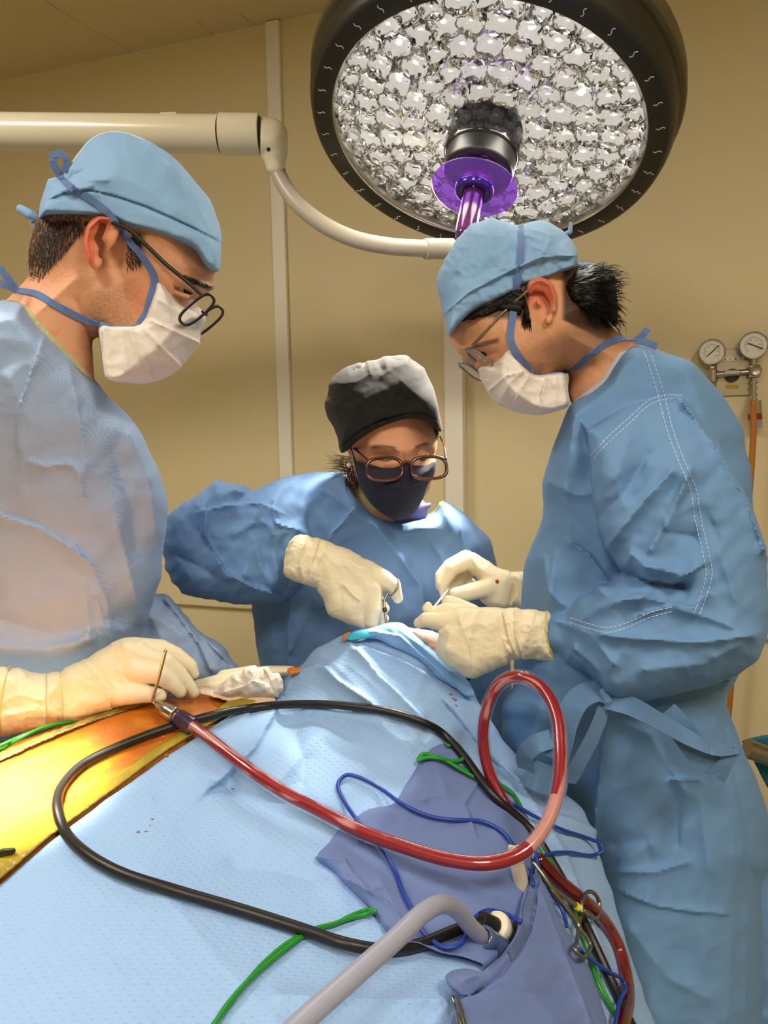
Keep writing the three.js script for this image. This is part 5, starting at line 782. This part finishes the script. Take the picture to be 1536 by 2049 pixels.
{ const t = thing('suction_tube', 'thinner red suction tube running down the drape under the clamp rings', 'suction tube', at(1200, 1840, 0.85));
  const pts = lay([[1080, 1722], [1120, 1765], [1170, 1806], [1212, 1850], [1238, 1900], [1252, 1960], [1254, 2000], [1244, 2049], [1230, 2110]], 0.014); part('tube', t, tubeGeo(pts, 0.0078, 16, 10), phys(0x9a4a48, 0.2, { map: bloodTex, clearcoat: 0.7 })); }
{ const t = thing('cable', 'thick black light cable looping over the chest and drape into the pouch', 'cable', at(480, 1800, 0.7));
  const pts = [...lay([[1320, 2140], [1262, 2050], [1228, 1975], [1180, 1870], [1130, 1770], [1062, 1662], [985, 1590], [925, 1510], [885, 1468], [850, 1448], [780, 1425], [690, 1412], [600, 1409], [520, 1414], [430, 1430], [340, 1455], [240, 1492], [165, 1530], [126, 1570], [114, 1612], [128, 1660], [170, 1706], [240, 1746], [350, 1782], [480, 1820], [600, 1858]], 0.011), ...[[690, 1888, 0.625], [765, 1900, 0.63], [840, 1890, 0.645], [910, 1862, 0.665], [975, 1842, 0.685]].map(([x, y, d]) => at(x, y, d))];
  part('cord', t, tubeGeo(pts, 0.0052, 14, 8), M.rubber);
  const a = at(975, 1842, 0.685), b = at(1012, 1868, 0.7), c = at(1046, 1892, 0.715);
  part('boot', t, rodGeo(at(962, 1838, 0.682), at(990, 1853, 0.69), 0.0068, 0.008, 20), M.rubber);
  const dir = c.clone().sub(a), nut = lathe([[0.007, 0], [0.0125, 0.001], [0.0135, 0.004], [0.0135, 0.008], [0.0122, 0.01], [0.0122, 0.013], [0.009, 0.014]], 32); part('nut', t, aim(nut, at(988, 1850, 0.69), dir), M.cream, 'cream metal ring nut');
  part('plug', t, rodGeo(at(1000, 1859, 0.695), c, 0.0115, 0.0115, 24), M.grey, 'dark grey plug'); }
// green leads, in twisted pairs
function lead(label, mat, sets, r, group) { const t = thing(mat === M.green ? 'green_wire' : 'blue_wire', label, 'wire', sets[0][0]); for (const s of sets) part('wire', t, tubeGeo(s, r, 10, 8), mat); return t; }
const pairOf = (pts, lift, off = 5) => [lay(pts, lift), lay(pts.map((p, i) => [p[0] + off * Math.cos(i * 1.3), p[1] + off * Math.sin(i * 1.3) + 3, ...p.slice(2)]), lift + 0.002)];
lead('pair of green wires wrapped over the top corner of the blue towel', M.green, pairOf([[892, 1489], [912, 1487], [924, 1500], [928, 1518], [905, 1524], [870, 1513], [845, 1509], [839, 1518], [858, 1516], [885, 1521], [919, 1536], [965, 1556], [1001, 1570], [1026, 1588], [1038, 1612]], 0.007, 4), 0.0022);
lead('pair of green wires coming from under the towel towards the near edge', M.green, pairOf([[745, 1820], [730, 1822], [700, 1833], [668, 1850], [627, 1860], [580, 1884], [535, 1920], [490, 1970], [455, 2015], [420, 2060], [380, 2110]], 0.004, 5), 0.0021);
lead('pair of green wires running down beside the pouch and clamp', M.green, pairOf([[1076, 1692], [1100, 1722], [1130, 1758], [1148, 1800], [1156, 1850], [1172, 1890], [1185, 1925], [1200, 1965], [1218, 2005], [1240, 2049], [1260, 2090]], 0.008, 4), 0.0021);
lead('pair of green wires at the far edge of the orange chest under the glove', M.green, pairOf([[-60, 1514], [0, 1492], [40, 1474], [90, 1456], [150, 1444]], 0.006, 5), 0.0021);
lead('blue wire looped over the towel from the white pencil into the pouch', M.blue, [lay([[1029, 1698], [1018, 1680], [1001, 1662], [965, 1644], [901, 1640], [855, 1632], [805, 1609], [759, 1576], [718, 1555], [692, 1551], [676, 1569], [687, 1601], [718, 1646], [759, 1692], [787, 1737], [805, 1783], [828, 1829], [851, 1870], [888, 1896], [918, 1891], [935, 1865], [951, 1836], [978, 1822], [1010, 1829], [1040, 1843]], 0.006)], 0.0023);
lead('blue wire arching out over the drape beside the gown of the dark haired surgeon', M.blue, [lay([[1030, 1610], [1046, 1620], [1078, 1638], [1124, 1660], [1175, 1677], [1203, 1690], [1206, 1702], [1188, 1711], [1138, 1706], [1095, 1710], [1074, 1725], [1065, 1746], [1066, 1770]], 0.012)], 0.0022);
lead('short blue wire hanging from the pouch tip past the clamp shanks', M.blue, [lay([[1070, 1700], [1078, 1735], [1092, 1774], [1120, 1812], [1131, 1840], [1133, 1853]], 0.02)], 0.0021);
lead('blue wire crossing the red tube at the lower right of the drape', M.blue, [lay([[1160, 1900], [1175, 1915], [1215, 1943], [1246, 1962], [1251, 1975], [1240, 2000], [1230, 2049], [1222, 2090]], 0.024)], 0.0021);
{ const t = thing('hose', 'translucent pale grey hose bending across the foreground into the pouch', 'hose', at(800, 1880, 0.55));
  const pts = [[540, 2110, 0.44], [610, 2040, 0.47], [700, 1960, 0.505], [790, 1880, 0.545], [845, 1828, 0.575], [882, 1809, 0.6], [915, 1822, 0.63], [945, 1858, 0.655], [975, 1884, 0.675], [1000, 1902, 0.69]].map(([x, y, d]) => at(x, y, d));
  part('hose_wall', t, tubeGeo(pts, 0.0074, 20, 10), phys(0xb9bccb, 0.35, { transmission: 0.35, thickness: 0 }));
  const a = at(965, 1874, 0.664), b = at(1018, 1914, 0.69), con = lathe([[0.0076, 0], [0.0105, 0.001], [0.0108, 0.008], [0.0096, 0.009], [0.0108, 0.012], [0.0096, 0.014], [0.0112, 0.017], [0.0112, 0.03], [0.009, 0.033]], 28); part('connector', t, aim(con, a, b.clone().sub(a)), phys(0x4a5a80, 0.2, { clearcoat: 0.6 }), 'ribbed blue grey connector'); }
{ const t = thing('electrosurgical_pencil', 'cream plastic pencil handle tucked into the towel under the red tube', 'surgical pencil', at(1036, 1750, 0.76));
  part('handle', t, solid(0.76, U(4, chain([[1028, 1702, 0, 11], [1033, 1725, 0, 14], [1048, 1790, 4, 15], [1060, 1830, 10, 12]])), [1005, 1685, -25, 1080, 1850, 30], 1.8), M.cream);
  for (const x of [1020, 1036]) part('prong', t, rodGeo(at(x, 1708, 0.757), at(x + 1, 1692, 0.757), 0.0026, 0.0022, 8), M.cream); }
// clamp lying on the drape beside the pouch
{ const t = thing('surgical_clamp', 'steel ringed clamp lying between pouch and red tube', 'clamp', at(1130, 1810, 0.75)), L = (pts, lift = 0.03) => lay(pts, lift);
  part('shank', t, tubeGeo(L([[1068, 1728], [1088, 1755], [1105, 1778], [1130, 1796], [1151, 1811], [1164, 1824]]), 0.0028, 8), M.dullsteel);
  part('shank', t, tubeGeo(L([[1084, 1744], [1105, 1783], [1122, 1803], [1137, 1823], [1155, 1847], [1160, 1862]], 0.028), 0.0026, 8), M.dullsteel);
  part('finger_ring', t, tubeGeo(L([[1164, 1824], [1164, 1808], [1170, 1790], [1180, 1784], [1191, 1790], [1198, 1804], [1199, 1818], [1196, 1832], [1188, 1838], [1178, 1832], [1168, 1822]], 0.034), 0.0022, 8), M.dullsteel);
  part('finger_ring', t, tubeGeo(L([[1164, 1826], [1158, 1848], [1157, 1862], [1153, 1884], [1150, 1900], [1160, 1912], [1176, 1906], [1181, 1892], [1172, 1874], [1162, 1862]], 0.028), 0.0022, 8), M.dullsteel);
  const a = L([[1152, 1812]])[0], b = L([[1158, 1817]])[0]; part('marker_ring', t, rodGeo(a, b, 0.0038, 0.0038, 14), std(0xe8d21a, 0.5), 'yellow marking tape'); }
{ const t = thing('towel_clip', 'small steel clip pinning the pouch to the drape at the near edge', 'clip', at(915, 2015, 0.56)); for (const o of [0, 7]) part('arm', t, tubeGeo(lay([[906 + o, 1998], [912 + o, 2014], [918 + o, 2040], [926 + o, 2075]], 0.012), 0.0022, 8), M.dullsteel); }
{ const t = thing('retractor', 'dark retractor tip at the picture edge over the bright chest', 'retractor', at(0, 1705, 0.71)); part('blade', t, solid(0.7, chain([[-70, 1722, 0, 9], [10, 1705, 0, 8], [26, 1702, 0, 6]]), [-85, 1685, -14, 40, 1740, 14], 1.8), M.rubber); }
{ const t = thing('needle_holder', 'slim ringed scissor instrument held in the bright glove of the woman', 'instrument', at(775, 1200, 1.03)), q = (x, y, d) => at(x, y, d);
  part('finger_ring', t, place(new THREE.TorusGeometry(0.0135, 0.0016, 8, 30), q(786, 1176, 1.043), q(800, 1165, 1.03).sub(q(775, 1185, 1.05)), V(0.4, 0.1, 1)), M.dullsteel);
  part('finger_ring', t, place(new THREE.TorusGeometry(0.009, 0.0014, 8, 26), q(762, 1204, 1.04), V(1, 0.3, 0.2), V(0, 0.4, 1)), M.dullsteel);
  part('blade', t, tubeGeo([q(776, 1186, 1.035), q(769, 1203, 1.03), q(770, 1222, 1.025), q(772, 1246, 1.02)], 0.0017, 8), M.dullsteel); part('hinge', t, rodGeo(q(769, 1216, 1.024), q(770, 1224, 1.022), 0.003, 0.003, 12), M.rubber); }
{ const t = thing('swab_stick', 'thin white swab stick pinched between the two gloves of the dark haired surgeon', 'swab', at(880, 1200, 1.03)); part('stick', t, rodGeo(at(898, 1178, 1.07), at(866, 1217, 0.98), 0.0011, 0.0011, 8), M.white); part('tip', t, chainTip(), M.gauze);
  function chainTip() { return rodGeo(at(882, 1198, 1.02), at(866, 1217, 0.98), 0.0018, 0.0014, 10); } }
{ const t = thing('strap_buckle', 'black head strap end below the near gloved hand at the mound', 'strap', at(900, 1330, 1.0)); part('strap_band', t, solid(1.0, chain([[880, 1314, 4, 7], [905, 1334, 10, 9], [935, 1354, 16, 9]]), [865, 1300, -12, 955, 1370, 34], 1.8), M.rubber); }
// blood marks, thin raised drops on film and drape
for (const [o, f, list, txt] of [[film, filmF, [[325, 1478, 6], [333, 1512, 4.5]], 0], [drape, drapeF, [[276, 1666, 5], [292, 1664, 4], [304, 1640, 3.5], [300, 1652, 2.5], [907, 1400, 6], [900, 1390, 4], [912, 1412, 3.5], [888, 1352, 5]], 0]]) for (const [x, y, r] of list) {
  const z = front(f, x, y); part('blood_spot', o, solid(DD, inf([0, 1, 2, 3, 4, 5, 6, 7].map((k) => [x + Math.cos(k * 0.785) * r * (1 + 0.3 * Math.sin(k * 2.3 + x)), y + Math.sin(k * 0.785) * r * 0.8 * (1 + 0.3 * Math.cos(k * 1.7 + y))]), { z, w: 1.3, r: 2 }), [x - 12, y - 12, z - 4, x + 12, y + 12, z + 4], 0.9), o === film ? phys(0xc84a20, 0.3) : phys(0x9a6c8c, 0.7)); }

// ---------------------------------------------------------------- air outlet with two gauges on the wall
{ const n0 = -0.035, o = onWall(1472, 742, n0), t = thing('gas_outlet', 'wall air outlet with two round pressure gauges on a metal plate', 'pressure gauge', o.p); t.rotation.y = TURN;
  const X = (px, py) => { const w = onWall(px, py, n0); return [w.u - o.u, w.y - o.y]; }, put = (name, g, px, py, z, m, l) => { const [x, y] = X(px, py); g.translate(x, y, z); return local(name, t, g, m, l); };
  const plate = box(0.086, 0.125, 0.006, 0.003); put('plate', plate, 1466, 746, 0.003, M.steel);
  const sign = (w, h, txt, bg, fgc, size) => { const c = document.createElement('canvas'); c.width = 256; c.height = Math.round(256 * h / w); const g = c.getContext('2d'); g.fillStyle = bg; g.fillRect(0, 0, c.width, c.height); g.fillStyle = fgc; g.font = 'bold ' + size + 'px sans-serif'; g.textAlign = 'center'; g.textBaseline = 'middle'; [...txt].forEach((ch, i) => g.fillText(ch, c.width * (i + 0.75) / (txt.length + 0.5), c.height / 2)); const m = new THREE.CanvasTexture(c); m.colorSpace = THREE.SRGBColorSpace; return m; };
  const lb = box(0.056, 0.0115, 0.002, 0.0008), lbm = std(0xffffff, 0.4, { map: sign(0.056, 0.0115, 'AIRE', '#ece4cc', '#3a342a', 40) });
  { const uv = lb.attributes.uv, p = lb.attributes.position; for (let i = 0; i < p.count; i++) uv.setXY(i, p.getX(i) / 0.056 + 0.5, p.getY(i) / 0.0115 + 0.5); } put('label_plate', lb, 1465, 719, 0.0075, lbm, 'white strip reading AIRE');
  const yl = box(0.032, 0.011, 0.002, 0.0008); put('tag', yl, 1464, 774, 0.007, std(0xb8a01c, 0.5), 'yellow tag');
  const dial = (needle) => { const c = document.createElement('canvas'); c.width = c.height = 256; const g = c.getContext('2d'); g.fillStyle = '#e9e6da'; g.fillRect(0, 0, 256, 256); g.strokeStyle = '#3c3a36'; g.fillStyle = '#3c3a36'; g.lineWidth = 3; g.beginPath(); g.arc(128, 128, 78, Math.PI * 0.75, Math.PI * 2.25); g.stroke(); for (let i = 0; i <= 20; i++) { const a = Math.PI * (0.75 + 1.5 * i / 20), l = i % 5 ? 84 : 92; g.beginPath(); g.moveTo(128 + Math.cos(a) * 78, 128 + Math.sin(a) * 78); g.lineTo(128 + Math.cos(a) * l, 128 + Math.sin(a) * l); g.stroke(); } g.font = '20px sans-serif'; g.textAlign = 'center'; for (let i = 0; i <= 5; i++) { const a = Math.PI * (0.75 + 1.5 * i / 5); g.fillText(String(i * 20), 128 + Math.cos(a) * 58, 135 + Math.sin(a) * 58); } const m = new THREE.CanvasTexture(c); m.colorSpace = THREE.SRGBColorSpace; return m; };
  for (const [px, py, R, ang] of [[1421, 707, 0.034, 0.75], [1503, 694, 0.036, -0.42]]) {
    const [x, y] = X(px, py), gg = new THREE.Group(); gg.name = 'gauge'; gg.position.set(x, y, 0); t.add(gg);
    const hs = lathe([[0.0001, 0.006], [R * 0.86, 0.006], [R * 0.92, 0.03], [R, 0.034], [R, 0.042], [R * 0.93, 0.043], [R * 0.9, 0.039]], 40); hs.rotateX(Math.PI / 2); local('casing', gg, hs, M.steel);
    const f = new THREE.CircleGeometry(R * 0.92, 40); f.translate(0, 0, 0.037); local('dial', gg, f, std(0xffffff, 0.5, { map: dial() }), 'dial with a scale');
    const nd = box(R * 1.15, 0.003, 0.0012, 0.0004); nd.translate(R * 0.12, 0, 0); nd.rotateZ(ang); nd.translate(0, 0, 0.0385); local('needle', gg, nd, M.rubber);
    const gl = new THREE.CircleGeometry(R * 0.93, 40); gl.translate(0, 0, 0.041); local('gauge_glass', gg, gl, M.glass); }
  const rod = (a, b, r, z, name, m = M.steel) => { const [x, y] = X(...a), [u, v] = X(...b); local(name, t, rodGeo(V(x, y, z), V(u, v, z), r, r, 18), m); };
  rod([1422, 728], [1422, 742], 0.007, 0.028, 'stem'); rod([1419, 738], [1425, 738], 0.011, 0.028, 'fitting'); rod([1418, 752], [1500, 745], 0.008, 0.028, 'pipe'); rod([1424, 742], [1424, 764], 0.012, 0.028, 'valve');
  const bar = box(0.042, 0.013, 0.014, 0.004); put('valve_body', bar, 1461, 748, 0.03, M.steel); const ks = lathe([[0.0001, 0], [0.018, 0], [0.018, 0.006], [0.0001, 0.006]], 30); ks.rotateX(Math.PI / 2); put('knob', ks, 1463, 752, 0.012, M.grey);
  rod([1504, 718], [1504, 734], 0.007, 0.03, 'stem'); const vb = box(0.028, 0.034, 0.026, 0.004); put('valve_block', vb, 1505, 745, 0.03, M.steel); const kn = lathe([[0.0001, 0], [0.013, 0], [0.0145, 0.003], [0.0145, 0.01], [0.012, 0.011], [0.0105, 0.008], [0.0001, 0.008]], 30); kn.rotateX(Math.PI / 2); put('dial_knob', kn, 1506, 744, 0.042, M.dullsteel);
  rod([1504, 758], [1504, 802], 0.0058, 0.03, 'pipe'); for (const y of [764, 776, 789, 797]) rod([1504, y], [1504, y + 5], 0.0092, 0.03, 'nut');
  for (const [y0, y1, m, r, nm] of [[803, 828, M.steel, 0.0165, 'coupling'], [828, 840, std(0x9a2418, 0.4), 0.0175, 'colour_band'], [840, 857, M.clear, 0.0175, 'collar']]) rod([1506, y0], [1507, y1], r, 0.03, nm, m);
}
{ const n0 = -0.005, pts = [[1506, 806], [1507, 850], [1505, 900], [1501, 960], [1497, 1010], [1490, 1100], [1478, 1220], [1466, 1330], [1460, 1400], [1452, 1500], [1446, 1700], [1440, 1900]].map(([x, y]) => onWall(x, y, n0 + 0.03).p), t = thing('air_hose', 'orange brown air hose hanging down the wall from the gauges', 'hose', pts[0]);
  part('hose_wall', t, tubeGeo(pts, 0.0078, 14, 8), phys(0xb9752a, 0.4)); }
{ const t = thing('wall_label', 'small white sticker on the wall just left of the gauges', 'sticker', onWall(1376, 722, -0.033).p), g = box(0.014, 0.009, 0.002, 0.0005); g.rotateY(TURN); const p = onWall(1376, 722, -0.033).p; g.translate(p.x, p.y, p.z); part('sticker', t, g, M.white); }
// instrument stand at the picture's lower right
{ const d = 1.45, t = thing('instrument_stand', 'grey rail and teal cloth of a stand at the lower right beside the gown', 'stand', at(1620, 1540, d).setY(0));
  const a = at(1494, 1497, d), b = at(1640, 1552, d), c = at(1800, 1610, d); part('rail', t, rodGeo(a, c, 0.019, 0.019, 20), M.dullsteel);
  part('teal_cloth', t, solid(d, inf([[1484, 1483], [1510, 1475], [1560, 1466], [1700, 1445], [1800, 1440], [1800, 1760], [1700, 1700], [1600, 1630], [1534, 1574], [1512, 1530]], { n: 1, z: 40, w: 10, r: 6, disp: crumple(40, 4) }), [1478, 1430, 20, 1810, 1770, 62], 3.5), cloth(0x1f6f86, 0.004));
  for (const q of [b, c]) part('leg', t, rodGeo(V(q.x, 0, q.z), q, 0.012, 0.012, 14), M.dullsteel); }

scene.traverse((o) => { if (o.isMesh || o.isLight) { o.castShadow = !o.isRectAreaLight; o.receiveShadow = true; } });
renderer.render(scene, camera);
